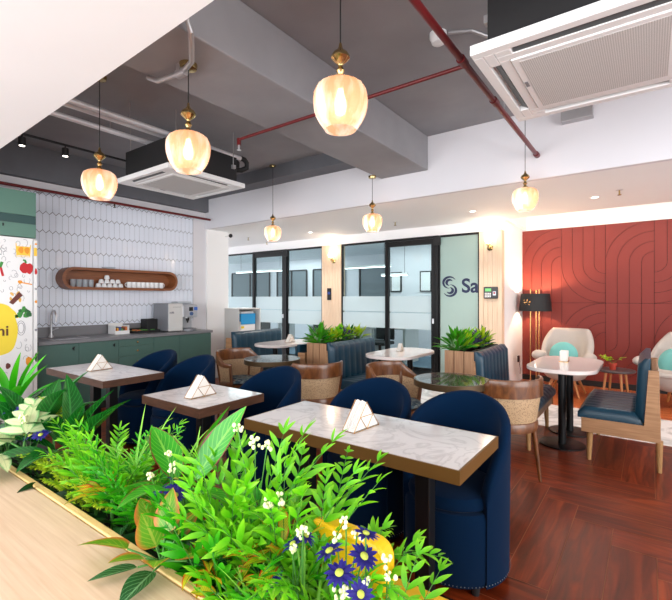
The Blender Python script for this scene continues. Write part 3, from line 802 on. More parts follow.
# ------------------------------------------------------------------ pendant lamps
def pendant(loc, top, label, sc=1.0):
    t = thing('pendant_lamp', label, 'pendant lamp', loc, 0, 'amber glass pendant lamps'); t.scale = (sc,)*3; top = loc[2]+(top-loc[2])/sc
    rib_ = lambda a, f: .02*math.cos(a*22)*(.3+.7*math.sin(PI*min(1, f)))
    prof = [(.03,.27),(.062,.268),(.096,.258),(.12,.238),(.131,.207),(.134,.175),(.13,.137),(.12,.1),(.103,.068),(.086,.045),(.084,.043),(.08,.035),(.078,.03)]
    mb = MB(); mb.lathe(prof, (0,0,0), 88, rib=rib_, open_=True)
    mb.build('lamp_shade', M['shade'], t, smooth=True, angle=80)
    mb = MB(); mb.lathe([(.03,.268),(.034,.274),(.03,.282),(.018,.29),(.013,.305),(.016,.312),(.022,.322),(.016,.333),(.011,.345),(.013,.352),(.03,.368),(.046,.385),(.046,.395),(.036,.412),(.018,.424),(.01,.44),(.006,.46),(.001,.462)], n=28); mb.build('finial', M['brass'], t, smooth=True)
    mb = MB(); mb.lathe([(.018,.27),(.018,.23),(.001,.23)], n=16); mb.build('lamp_holder', M['brass'], t)
    mb = MB(); mb.lathe([(.001,.10),(.02,.11),(.03,.14),(.028,.17),(.016,.21),(.013,.23)], n=16); mb.build('bulb', M['bulb'], t, smooth=True)
    mb = MB(); mb.tube([(0,0,.46), (0,0,top-loc[2]-.03)], .0035, 6); mb.build('cord', M['black'], t)
    mb = MB(); mb.lathe([(.02,-.035),(.05,-.03),(.055,-.012),(.055,-.0005)], (0,0,top-loc[2]), 24); mb.build('ceiling_rose', M['brass'], t, smooth=True)
    l = bpy.data.lights.new('pendant_light', 'POINT'); l.energy = 6.5; l.color = (1, .93, .86); l.shadow_soft_size = .03
    lo = bpy.data.objects.new('pendant_light', l); COL.objects.link(lo); lo.parent = t; lo.location = (0, 0, .12)
for (x, y, z, top, lab) in [
    (-3.72, 1.72, 2.20, CEIL, 'amber glass pendant lamp at far left, over the leftmost marble table'),
    (-2.34, 1.62, 2.165, 2.87, 'amber glass pendant lamp hanging from the beam over the small square table'),
    (-1.235, 1.72, 2.20, CEIL, 'largest amber glass pendant lamp, over the long near marble table'),
    (-4.27, 4.32, 2.175, CEIL, 'small far pendant lamp in front of the left glass wall'),
    (-2.70, 4.42, 2.175, 2.87, 'small far pendant lamp in front of the middle glass wall'),
    (-.97, 4.40, 2.22, CEIL, 'far pendant lamp hanging beside the near air conditioner, before the red wall')]:
    pendant((x, y, z), top, lab, 1.0 if y < 3 else .88)

# sconces, panels on pilasters
def sconce(x, z, lab):
    t = thing('wall_sconce', lab, 'wall lamp', (x, YG-.038, z), 0, 'wall sconces on the wooden pilasters')
    mb = MB(); mb.T = Matrix.Rotation(R(90), 4, 'X'); mb.lathe([(.045, .0), (.045, .01), (.02, .02), (.012, .06), (.001, .061)], n=20); mb.build('back_plate', M['brass'], t, smooth=True)
    mb = MB(); mb.tube([(0, -.055, 0), (0, -.085, 0), (0, -.09, .03)], .008, 8); mb.lathe([(.012,.02),(.026,.03),(.028,.05),(.02,.055)], (0,-.09,0), 16); mb.build('arm', M['brass'], t, smooth=True)
    mb = MB(); mb.sphere((0, -.09, .11), .055, 20, 1.05); mb.build('glass_globe', M['bulb_s'], t, smooth=True)
    l = bpy.data.lights.new('sconce_light', 'POINT'); l.energy = 3; l.color = (1, .82, .62); l.shadow_soft_size = .055
    lo = bpy.data.objects.new('sconce_light', l); COL.objects.link(lo); lo.parent = t; lo.location = (0, -.1, .2)
sconce(-4.90, 2.11, 'lit brass wall sconce on the middle wooden pilaster')
sconce(-1.95, 2.16, 'lit brass wall sconce on the right wooden pilaster above the time clock')
t = thing('access_reader', 'narrow black access reader on the middle wooden pilaster', 'card reader', (-5.0, YG-.038, 1.45))
mb = MB(); mb.box(-.045, .045, -.02, .003, -.09, .14); mb.build('housing', M['black'], t, bevel=.005)
mb = MB(); mb.box(-.03, .03, -.0215, -.0195, .02, .07); mb.build('screen', mat('reader_screen', (60,80,150), .2), t)
t = thing('time_clock', 'dark grey fingerprint time clock with green screen on the right pilaster', 'time clock', (-1.935, YG-.038, 1.4))
mb = MB(); mb.box(-.105, .105, -.04, -.0005, -.01, .17); mb.build('housing', mat('clock_grey', (56,58,60), .4), t, bevel=.015)
mb = MB(); mb.box(-.08, .01, -.042, -.0395, .1, .145); mb.build('screen', M['screen_g'], t)
mb = MB()
for i in range(4):
    for j in range(3): mb.box(-.085+i*.024, -.067+i*.024, -.043, -.0395, .01+j*.025, .028+j*.025)
mb.build('keypad', M['plastic_w'], t)
mb = MB(); mb.box(.035, .08, -.043, -.0395, .04, .1); mb.box(.045, .07, -.045, -.043, .06, .09, m=1); mb.build('fingerprint_pad', [M['silver'], mat('sensor_red', (160,30,30), .3)], t)
# ------------------------------------------------------------------ kitchenette along the tiled wall
YC = [1.90, 2.33, 2.81, 3.30, 3.70, 4.26]
XC = -5.56
def cabinet(y0, y1, kind, lab):
    t = thing('base_cabinet', lab, 'cabinet', (XC, (y0+y1)/2, 0), 0, 'green base cabinets')
    a, b = y0-(y0+y1)/2, y1-(y0+y1)/2
    mb = MB(); mb.box(-.59, -.02, a+.001, b-.001, .1, .859); mb.build('body', M['green_cab'], t)
    mb = MB(); mb.box(-.55, -.06, a+.001, b-.001, 0, .1); mb.build('plinth', M['black'], t)
    if kind == 'door':
        mb = MB(); mb.box(-.02, 0, a+.002, b-.002, .11, .855); d = mb.build('door', M['green_cab'], t, bevel=.0015)
        if y1 < 3.2:
            s_ = b-.05 if y0 < 2.2 else b-.05
            mb = MB(); mb.add([(.001, s_-.03, .80), (.012, s_-.03, .80), (.012, s_, .82), (.001, s_, .82), (.001, s_-.005, .77), (.012, s_-.005, .77)], [(0,1,5,4), (1,2,3,0), (2,3,4,5), (0,3,4), (1,2,5)]); mb.build('handle', M['black_metal'], d)
    else:
        zs = [.855, .765, .63, .48, .30, .11]
        for i in range(5):
            mb = MB(); mb.box(-.02, 0, a+.002, b-.002, zs[i+1]+.003, zs[i]); d = mb.build('drawer', M['green_cab'], t, bevel=.0015)
            zc = (zs[i]+zs[i+1])/2
            mb = MB(); mb.T = Matrix.Translation((0, 0, zc)) @ Matrix.Rotation(R(90), 4, 'Y'); mb.lathe([(.006, 0), (.006, .012), (.012, .016), (.012, .022), (.001, .024)], n=12); mb.build('knob', M['brass'], d, smooth=True)
    return t
cabinet(YC[0], YC[1], 'door', 'green cabinet under the sink, leftmost beside the tall fridge')
cabinet(YC[1], YC[2], 'door', 'green single door cabinet left of the drawers')
cabinet(YC[2], YC[3], 'drawer', 'green cabinet with a stack of knobbed drawers')
cabinet(YC[3], YC[4], 'door', 'green cabinet right of the drawers below the white appliance')
cabinet(YC[4], YC[5], 'door', 'green cabinet at the right end of the counter below the coffee machine')
t = thing('countertop', 'long grey stone countertop on the green cabinets', 'countertop', (XC, 1.9, .86))
mb = MB(); mb.box(-.61, .02, 0, 2.38, 0, .04); mb.build('slab', M['counter'], t, bevel=.004)
mb = MB(); mb.box(-.609, -.59, 0, 2.38, .0405, .17); mb.build('backsplash', M['counter'], t, bevel=.002)
mb = MB(); mb.box(-.5, -.14, .2, .62, .0402, .044); mb.box(-.47, -.17, .23, .59, .044, .0445, m=1); mb.build('sink', [M['steel'], M['silver_d']], t, bevel=.001)
t = thing('faucet', 'tall curved chrome faucet behind the sink', 'faucet', (-6.07, 2.22, .9))
mb = MB(); mb.lathe([(.028, .0005), (.028, .02), (.016, .03), (.014, .06)], n=16); mb.build('base', M['steel'], t, smooth=True)
mb = MB(); mb.tube([(0,0,.05),(0,0,.27)]+[(.07-.07*math.cos(a), 0, .27+.07*math.sin(a)) for a in [PI*k/10 for k in range(1, 11)]]+[(.14, 0, .2)], .012, 12); mb.build('spout', M['steel'], t, smooth=True)
mb = MB(); mb.tube([(0, .01, .09), (.03, .07, .12)], .007, 8); mb.build('lever', M['steel'], t)
# condiment box
t = thing('sachet_box', 'white box of colourful sachets on the counter right of the sink', 'box', (-5.97, 3.02, .9))
mb = MB(); mb.box(-.1, .1, -.1, .1, .0005, .01); mb.box(-.1, -.09, -.1, .1, .01, .15); mb.box(.09, .1, -.1, .1, .01, .05); mb.box(-.09, .09, -.1, -.09, .01, .12); mb.box(-.09, .09, .09, .1, .01, .12); mb.build('tray', M['plastic_w'], t, bevel=.002)
cs = [(200,60,50), (230,170,40), (70,90,160), (90,150,80), (120,70,50), (210,120,60)]
for i in range(6):
    c = cs[i]; mb = MB(); y = -.075+i*.03
    mb.box(-.05, .06, y-.011, y+.011, .011, .075+.012*(i % 3)); mb.build('sachet_stack', mat('sachet_%d' % i, c, .5), t)
t = thing('snack_tray', 'low black tray with packets and green leaves on the counter', 'tray', (-5.98, 3.37, .9))
mb = MB(); mb.box(-.13, .13, -.2, .2, .0005, .012); mb.box(-.13, -.12, -.2, .2, .012, .06); mb.box(.12, .13, -.2, .2, .012, .035); mb.box(-.12, .12, -.2, -.19, .012, .035); mb.box(-.12, .12, .19, .2, .012, .035); mb.build('tray', M['black'], t, bevel=.003)
for i in range(6):
    mb = MB(); y = -.15+i*.055; mb.box(-.08, .08, y-.022, y+.022, .0125, .03+.012*(i % 2)); mb.build('packet', mat('packet_%d' % i, [(210,190,60), (220,120,50), (230,210,120), (90,150,60), (60,120,60), (70,140,60)][i], .5), t, bevel=.003)
tag(MB().box(-6.12, -5.95, 3.42, 3.66, .9005, 1.09).build('storage_bin', M['black'], bevel=.006), 'plain black box behind the tray, left of the white appliance', 'box')
t = thing('milk_cooler', 'white and silver countertop cooler box with small lettering', 'appliance', (-5.87, 3.72, .9))
mb = MB(); mb.box(-.2, .19, -.13, .10, .012, .42); mb.build('body', M['silver_d'], t, bevel=.01)
mb = MB(); mb.box(.191, .215, -.13, .10, .012, .42); d = mb.build('door', M['plastic_w2'], t, bevel=.006)
text_mesh('milk', .045, M['navy_print'], d, 'lettering', .0006, .0, uprightYZ(.2158, -.12, .27))
mb = MB()
for i in range(6): mb.box(.2155, .2163, -.06+i*.022, -.045+i*.022, .36+.003*(i % 2), .367+.003*(i % 2))
mb.build('printed_mark', M['silver_d'], d)
for sx in (-.17, .16):
    for sy in (-.12, .1): mb = MB(); mb.cyl((sx, sy), .012, 0, .012, n=10); mb.build('foot', M['black'], t)
t = thing('coffee_machine', 'silver and blue bean coffee machine at the right end of the counter', 'coffee machine', (-5.84, 3.985, .9))
mb = MB(); mb.box(-.2, -.02, -.14, .14, .0005, .42); mb.box(-.02, .13, -.14, .14, .2, .40); mb.build('body', M['silver'], t, bevel=.02)
mb = MB(); mb.lathe([(.14, .0005), (.14, .03), (.13, .035), (.001, .035)], (.05, 0, 0), 28); mb.build('drip_tray', M['silver_d'], t, smooth=True)
mb = MB(); mb.tube([(.1, -.06, .19), (.1, -.06, .38)], .03, 16); mb.build('front_column', M['silver'], t, smooth=True)
mb = MB(); mb.cyl((.08, -.01), .025, .15, .2, n=16); mb.cyl((.08, -.01), .012, .12, .15, n=12); mb.build('spout', M['black'], t)
mb = MB(); mb.box(.1302, .137, -.02, .05, .3, .36); mb.build('display', M['black'], t, bevel=.004)
mb = MB(); mb.T = Matrix.Translation((.131, .02, .26)) @ Matrix.Rotation(R(90), 4, 'Y'); mb.lathe([(.03, 0), (.028, .015), (.001, .017)], n=20); mb.build('dial', mat('dial_blue', (70,100,150), .3), t, smooth=True)
mb = MB(); mb.box(.1302, .134, .07, .13, .31, .36); mb.build('badge', mat('badge_blue', (60,110,200), .3), t)
mb = MB(); mb.box(-.19, .0, -.12, .12, .4205, .445); mb.build('bean_lid', mat('clear_lid', (200,206,214), .15), t, bevel=.01)

# wall shelf: pill shaped ring
def pill(y0, y1, z0, z1, k=14):
    r = (z1-z0)/2; zc = (z0+z1)/2; p = []
    for i in range(k+1):
        a = PI/2+PI*i/k; p.append((y0+r+r*math.cos(a), zc+r*math.sin(a)))
    for i in range(k+1):
        a = -PI/2+PI*i/k; p.append((y1-r+r*math.cos(a), zc+r*math.sin(a)))
    return p
SH0, SH1, SZ0, SZ1 = 2.30, 3.93, 1.51, 1.80
t = thing('wall_shelf', 'long pill shaped brown wooden shelf on the tiled wall', 'shelf', (XW+.009, 0, 0))
mb = MB(); po = pill(SH0, SH1, SZ0, SZ1); pi_ = pill(SH0+.035, SH1-.035, SZ0+.035, SZ1-.035); n = len(po)
X0, X1 = .0, .21
vs = [(X0, a, b) for a, b in po]+[(X1, a, b) for a, b in po]+[(X1, a, b) for a, b in pi_]+[(X0+.012, a, b) for a, b in pi_]
fs = []
for i in range(n):
    j = (i+1) % n
    fs += [(i, j, n+j, n+i), (n+i, n+j, 2*n+j, 2*n+i), (2*n+i, 2*n+j, 3*n+j, 3*n+i)]
mb.add(vs, fs); mb.build('frame', M['shelf_wood'], t, smooth=True)
mb = MB(); mb.prism(pill(SH0+.03, SH1-.03, SZ0+.03, SZ1-.03), 'x', .0, .012); mb.build('back_board', M['shelf_wood'], t)
sx = XW+.10; sz = SZ0+.036
# tumblers, cups, mugs
proto = thing('glass_tumbler', 'clear glass tumbler, leftmost of the four in the wall shelf', 'glass', (sx, 2.47, sz), 0, 'tumblers in the wall shelf')
mb = MB(); mb.lathe([(.001, .006), (.026, .006), (.032, .1), (.035, .1), (.029, .001), (.001, .001)], n=20); mb.build('vessel', M['cup_glass'], proto, smooth=True)
for k, lab in enumerate(['second clear glass tumbler from the left in the wall shelf', 'third clear glass tumbler from the left in the wall shelf', 'clear glass tumbler nearest the cup pyramid in the wall shelf']):
    dup(proto, (sx, 2.545+k*.075, sz), label=lab)
cup = thing('cup', 'white cup at the left foot of the pyramid in the wall shelf', 'cup', (sx, 2.79, sz), 0, 'white cups stacked as a pyramid')
mb = MB(); mb.lathe([(.001, .052), (.018, .055), (.026, .05), (.034, .02), (.036, .0005), (.033, .0005), (.03, .02), (.001, .045)], n=20); mb.build('bowl', M['porcelain'], cup, smooth=True)
mb = MB(); mb.lathe([(.001, .0565), (.014, .0565), (.014, .056)], n=14); mb.build('foot_mark', M['silver_d'], cup)
names = [['', 'second', 'third', 'fourth', 'last'], ['first', 'second', 'third', 'fourth'], ['left', 'middle', 'right'], ['']]
for row, cnt in enumerate((5, 4, 1)):
    for k in range(cnt):
        if row == 0 and k == 0: continue
        y = 2.79+.076*k+.038*row+(.038 if row == 2 else 0)
        if row == 0: lab = '%s white cup from the left in the bottom row of the shelf pyramid' % names[0][k]
        elif row == 1: lab = '%s white cup from the left in the second row of the shelf pyramid' % names[1][k]
        else: lab = 'single white cup on top of the shelf pyramid'
        dup(cup, (sx, y, sz+.0575*row), label=lab)
mug = thing('mug', 'white mug next to the cup pyramid in the wall shelf', 'mug', (sx, 3.22, sz), 0, 'white mugs lined up in the wall shelf')
mb = MB(); mb.lathe([(.001, .001), (.03, .001), (.034, .006), (.035, .085), (.032, .085), (.031, .01), (.001, .008)], n=20); mb.build('body', M['porcelain'], mug, smooth=True)
mb = MB(); mb.tube([(.0, .034, .07), (.0, .052, .066), (.0, .058, .045), (.0, .05, .025), (.0, .034, .02)], .005, 6); mb.build('handle', M['porcelain'], mug, smooth=True)
mugs = ['second', 'third', 'fourth', 'fifth', 'sixth', 'seventh']
for k in range(7):
    dup(mug, (sx, 3.29+.07*k if k < 6 else 3.72, sz), rz=0 if k == 6 else R(170), label=('%s white mug from the left in the shelf row' % mugs[k]) if k < 6 else 'white mug with its handle out at the right end of the shelf')
mug.rotation_euler = (0, 0, R(170))
t = thing('glass_dish', 'small clear dish standing on top of the wall shelf', 'dish', (XW+.1, 2.93, SZ1+.001))
mb = MB(); mb.lathe([(.001, 0), (.06, .0), (.085, .025), (.09, .025), (.064, -.0), (.06, .004), (.001, .004)], n=24); mb.build('bowl', M['cup_glass'], t, smooth=True)

# tall green cabinet and printed fridge at left
t = thing('tall_cabinet', 'tall green cabinet above the printed fridge at the left edge', 'cabinet', (-6.16, 1.0, 2.06))
mb = MB(); mb.box(0, .66, 0, .86, 0, .50); mb.build('body', M['green_cab'], t)
mb = MB(); mb.box(.66, .68, .0, .855, .24, .50); mb.build('upper_door', M['green_light'], t, bevel=.002)
mb = MB(); mb.box(.655, .67, .0, .855, .15, .238); mb.build('dark_band', M['green_dark'], t)
mb = MB(); mb.box(.66, .68, .0, .855, .0, .148); d = mb.build('lower_door', M['green_light'], t, bevel=.002)
mb = MB(); mb.box(.68, .69, .55, .56, .1, .13); mb.build('handle', M['black'], d)
XFR = -5.42
t = thing('refrigerator', 'tall white fridge covered with food drawings at the left edge', 'refrigerator', (XFR, 1.85, 0))
mb = MB(); mb.box(-.70, -.03, -.95, 0, .02, 2.05); mb.build('body', M['plastic_w2'], t, bevel=.004)
mb = MB(); mb.box(-.028, 0, -.95, -.045, .05, 2.045); d = mb.build('door', M['plastic_w'], t, bevel=.004)
mb = MB(); mb.box(-.028, -.006, -.038, .0, .05, 2.03); d2 = mb.build('side_panel', M['plastic_w'], t, bevel=.003)
for sy in (-.9, -.06): mb = MB(); mb.cyl((-.1, sy), .02, 0, .02, n=10); mb.cyl((-.6, sy), .02, 0, .02, n=10); mb.build('foot', M['black'], t)
# printed art, all flat on the door: yellow blob, food sketches
prm = [mat('print_%s' % k, c, .6) for k, c in [('yellow', (240,214,60)), ('red', (196,32,40)), ('green', (60,140,60)), ('orange', (232,150,40)), ('brown', (104,48,40)), ('grey', (150,150,156)), ('juice', (246,200,70)), ('dgreen', (40,96,50)), ('text', (92,54,30)), ('tan', (226,178,90))]]
pr = MB(); rp = random.Random(5)
def blob(y, z, ry, rz_, mi, wob=.08, n=22, x=.0008, rot=0, seed=0):
    ph = rp.random()*6; pts = []
    for i in range(n):
        a = 2*PI*i/n; k = 1+wob*math.sin(3*a+ph)+wob*.6*math.sin(7*a+ph*2)
        u, v = ry*k*math.cos(a), rz_*k*math.sin(a)
        pts.append((x, y+u*math.cos(rot)-v*math.sin(rot), z+u*math.sin(rot)+v*math.cos(rot)))
    pr.add(pts, [tuple(range(n))], m=mi)
def stroke(pts, wd, mi, x=.0007):
    vs = []
    for i, p in enumerate(pts):
        q = pts[min(i+1, len(pts)-1)]; o = pts[max(i-1, 0)]
        d = Vector((q[0]-o[0], q[1]-o[1])).normalized(); nn = Vector((-d.y, d.x))*wd/2
        vs += [(x, p[0]+nn.x, p[1]+nn.y), (x, p[0]-nn.x, p[1]-nn.y)]
    pr.add(vs, [(2*i, 2*i+1, 2*i+3, 2*i+2) for i in range(len(pts)-1)], m=mi)
# door coordinates: y from -.45 (frame edge) to -.045 ; photo px ~ .0098 m
def DY(u): return (P_y(u))-1.85
def P_y(u):
    a = (u-336)/428; xc = -.5916+.8062*a; yc = .8062+.5916*a
    return XFR/xc*yc
def DZ(v, u):
    a = (u-336)/428; return 1.4+(298-v)*(XFR/(-.5916+.8062*a))/428
def B_(u, v, du, dv, mi, **k): blob(DY(u), DZ(v, u), abs(DY(u+du)-DY(u)), dv*.0104, mi, **k)
def S_(pts, wd, mi, **k): stroke([(DY(u), DZ(v, u)) for u, v in pts], wd, mi, **k)
B_(0, 330, 18, 26, 0, wob=.03, n=40); B_(1, 330, 16.5, 24, 0, wob=.05, x=.0012)
S_([(4,306),(9,308),(14,312),(18,318)], .02, 0)
# juice glass
S_([(16,243),(16.7,256),(29.7,257),(30.6,245)], .008, 6); pr.add([(.0009, DY(u), DZ(v, u)) for u, v in [(16.2,246),(30.4,247),(29.6,256),(17,255)]], [(0,1,2,3)], m=6)
B_(21, 250, 2.6, 3.4, 3, x=.0013); B_(27, 250.5, 2.6, 3.4, 3, x=.0013)
# pepper
B_(24, 268, 4.2, 5.6, 1, wob=.06); B_(29, 268.5, 4, 5.5, 1, wob=.06, x=.001); S_([(26,263),(25,260.5),(23,260)], .02, 2, x=.0014)
# carrot / chilli at left
S_([(-.5,264),(2.5,265)], .06, 2); S_([(0.5,267),(3,276)], .022, 1)
# spoon
B_(20, 282, 2.2, 1.8, 3); S_([(21.5,282.5),(32,284.5)], .012, 3)
# brown spice bundle and leaves
for k in range(3): S_([(10+k,303+k*.5),(20+k,292.5+k)], .022, 4, x=.0009+k*.0002)
for du, dv in ((-3,-4), (-4,1), (5,2), (3,-5)): B_(15+du, 298+dv, 2.6, 1.2, 9, rot=du*.3)
# broccoli
for k, (du, dv) in enumerate([(0,0), (3,-2.5), (6,0), (5,3), (8,2), (-1,2.5)]): B_(21+du, 312+dv, 2.7, 3.1, 2 if k % 2 else 7, wob=.12, x=.0009+k*.00015)
S_([(14,317),(21,315)], .03, 2)
# potatoes, beet below
B_(29, 361, 3.4, 4.4, 3); B_(8, 366, 2.5, 3, 4)
# grey pencil drawings
for k in range(46):
    u = rp.uniform(-8, 32); v = rp.choice([rp.uniform(262, 300), rp.uniform(322, 385), rp.uniform(240, 262)])
    a = rp.uniform(0, 6.28); pts = []; kk = rp.uniform(.6, 1.6)*rp.choice((-1, 1)); r_ = rp.uniform(1.0, 3.2)
    for i in range(9): pts.append((u+r_*math.cos(a+kk*i*.5), v+r_*1.2*math.sin(a+kk*i*.5)))
    S_(pts, .004, 5, x=.0006)
for r_ in (4.2, 6): S_([(21+r_*.7*math.cos(a*.4), 328+r_*1.2*math.sin(a*.4)) for a in range(17)], .006, 5)
# the narrow side panel repeats of the print
yq = lambda u: DY(u)
pr.add([(-.0055, -.034, 1.86), (-.0055, -.004, 1.86), (-.0055, -.004, 1.95), (-.0055, -.034, 1.95)], [(0,1,2,3)], m=6)
for (z, mi, h) in [(1.69, 1, .035), (1.36, 3, .016), (.75, 7, .05), (1.5, 5, .012), (1.05, 5, .014), (1.99, 3, .01)]:
    blob(-.014, z, .012, h, mi, x=-.0054)
pr.build('printed_artwork', prm, d)
text_mesh('ni', .15, prm[8], d, 'lettering', .0004, .003, uprightYZ(.0017, DY(-2.2)-.012, DZ(335.5, 4)))

# water dispenser niche
t = thing('dispenser_cabinet', 'white open cabinet around the water dispenser', 'cabinet', (-6.0, 4.99, 0))
mb = MB(); mb.box(-.22, .24, .0, .02, .0, 1.22); mb.box(-.22, .24, .50, .52, .0, 1.22); mb.box(-.22, .24, .02, .50, 1.2, 1.22); mb.box(-.22, -.2, .02, .5, .0, 1.2); mb.build('carcass', M['plastic_w2'], t, bevel=.003)
t = thing('water_dispenser', 'white and blue bottled water dispenser inside the white cabinet', 'water dispenser', (-5.97, 5.25, 0))
mb = MB(); mb.box(-.17, .16, -.18, .18, .0, .98); mb.build('body', M['plastic_w'], t, bevel=.015)
mb = MB(); mb.box(.162, .172, -.17, .17, .93, 1.12); mb.box(-.17, .161, -.17, .17, .981, 1.12); mb.build('blue_tank', M['skyblue'], t, bevel=.01)
mb = MB(); mb.box(-.15, .15, -.15, .15, 1.121, 1.16); mb.build('lid', M['plastic_w'], t, bevel=.01)
mb = MB(); mb.box(.1605, .168, -.15, .15, .55, .63); mb.build('drip_area', M['skyblue'], t)
for k in (-1, 1): mb = MB(); mb.cyl((.18, k*.05), .012, .74, .8, n=10); mb.tube([(.15, k*.05, .78), (.18, k*.05, .78)], .01, 8); mb.build('tap', M['plastic_w2'], t)
mb = MB(); mb.box(.1603, .163, -.16, -.09, .86, .9); mb.build('sticker', mat('yellow_sticker', (236,210,40), .5), t)
# ------------------------------------------------------------------ furniture
def rounded(w_, d_, r, n=8):
    p = []
    for cx, cy, a0 in ((w_/2-r, d_/2-r, 0), (-w_/2+r, d_/2-r, PI/2), (-w_/2+r, -d_/2+r, PI), (w_/2-r, -d_/2+r, 1.5*PI)):
        for i in range(n+1):
            a = a0+PI/2*i/n; p.append((cx+r*math.cos(a), cy+r*math.sin(a)))
    return p
def sq_table(cx, cy, w_, d_, edge, legs, lab, rz=0):
    t = thing('dining_table', lab, 'table', (cx, cy, 0), rz, 'marble topped dining tables')
    mb = MB(); mb.box(-w_/2+.008, w_/2-.008, -d_/2+.008, d_/2-.008, .71, .7505); mb.build('tabletop', M['marble'], t)
    mb = MB()
    e = .012
    mb.box(-w_/2, w_/2, -d_/2, -d_/2+e, .695, .75); mb.box(-w_/2, w_/2, d_/2-e, d_/2, .695, .75)
    mb.box(-w_/2, -w_/2+e, -d_/2+e, d_/2-e, .695, .75); mb.box(w_/2-e, w_/2, -d_/2+e, d_/2-e, .695, .75)
    mb.build('edge_band', edge, t)
    for x in legs:
        mb = MB(); mb.box(x-.035, x+.035, -.035, .035, .012, .708); mb.build('pedestal', M['black_metal'], t, bevel=.003)
        mb = MB(); mb.box(x-.18, x+.18, -.09, .09, 0, .012); mb.build('base_plate', M['black_metal'], t, bevel=.003)
    return t
sq_table(-1.17, 1.82, 1.19, .505, M['bronze'], (.34, -.36), 'long near marble dining table with a bronze edge')
sq_table(-2.43, 1.80, .62, .52, M['walnut_edge'], (0,), 'small square marble dining table with brown edge, middle of the near row')
sq_table(-3.97, 1.87, 1.08, .52, M['walnut_edge'], (.15, -.15), 'leftmost marble dining table in front of the green cabinets')

def tent(loc, rz, lab, s=1.0, group='napkin holders on the near tables'):
    t = thing('napkin_holder', lab, 'napkin holder', loc, rz, group); t.scale = (s,)*3
    b = .1; h = .135
    mb = MB()
    # folded napkins fill the wedge, seen as a stack from the slanted side
    for k in range(7):
        x = -.034+k*.0096; j = .003*((k*5) % 3)
        mb.prism([(-b+.002-j, .006), (b-.006, .006), (.002-j*.5, h-.002+j)], 'x', x, x+.008)
    mb.build('napkins', M['napkin'], t)
    mb = MB(); r = .0016
    for x in (-.037, .037):
        P0, P1, P2 = (x, -b, .002), (x, b, .002), (x, 0, h)
        m01, m12, m02 = (x, 0, .002), (x, b/2, h/2), (x, -b/2, h/2)
        for a, c in ((P0, P1), (P1, P2), (P0, P2), (m01, m12), (m12, m02), (m01, m02)): mb.tube([a, c], r, 6)
    for p in ((-b, .002), (b, .002)): mb.tube([(-.037, p[0], p[1]), (.037, p[0], p[1])], r, 6)
    mb.build('wire_frame', M['gold'], t)
    return t
tent((-1.165, 1.80, .7515), R(-6), 'white napkins in a gold wire triangle on the long near table')
tent((-2.40, 1.755, .7515), R(2), 'white napkins in a gold wire triangle on the small square table')
tent((-4.02, 1.86, .7515), R(6), 'white napkins in a gold wire triangle on the leftmost table')

# navy tub chairs
def tub_chair(loc, rz, lab):
    t = thing('tub_chair', lab, 'chair', loc, rz, 'navy velvet tub chairs')
    top = lambda a: .42+.45*math.sqrt(max(0, 1-(abs(a)/R(128))**1.75))
    mb = MB(); mb.shell(R(126), 48, .272, .285, .045, top, .05, flare=.03, nz=8); mb.build('backrest', M['navy_velvet'], t, smooth=True, angle=60)
    mb = MB(); mb.lathe([(.21,.04),(.246,.045),(.254,.07),(.256,.36),(.247,.385),(.23,.39),(.001,.39)], (0,-.012,0), 40); mb.build('skirt', M['navy_velvet'], t, smooth=True)
    mb = MB(); mb.lathe([(.001,.391),(.21,.391),(.226,.4),(.23,.43),(.22,.455),(.19,.468),(.1,.475),(.001,.476)], (0,-.03,0), 36); mb.build('seat', M['navy_velvet'], t, smooth=True)
    mb = MB()
    for i in range(96):
        a = 2*PI*i/96; mb.sphere((.269*math.sin(a), .281*math.cos(a) if math.cos(a) > -.55 else -.012+.257*math.cos(a), .062), .0028, 6)
    mb.build('nailhead_trim', M['nail'], t, smooth=True)
    for s_ in (-1, 1):
        for q in (-1, 1):
            mb = MB(); mb.cyl((s_*.16, q*.16), .018, 0, .045, r1=.024, n=12); mb.build('leg', M['black'], t)
    return t
tc_ = tub_chair((-.825, 2.18, 0), 0, 'navy velvet tub chair at the right end of the long near table')
dup(tc_, (-1.41, 2.24, 0), R(5), 'navy velvet tub chair behind the napkin holder of the long near table')
dup(tc_, (-2.29, 2.22, 0), R(-3), 'navy velvet tub chair behind the small square table')
dup(tc_, (-3.36, 2.27, 0), R(-4), 'navy velvet tub chair at the right half of the leftmost table')
dup(tc_, (-4.0, 2.30, 0), R(0), 'navy velvet tub chair behind the leftmost table, nearer the counter')

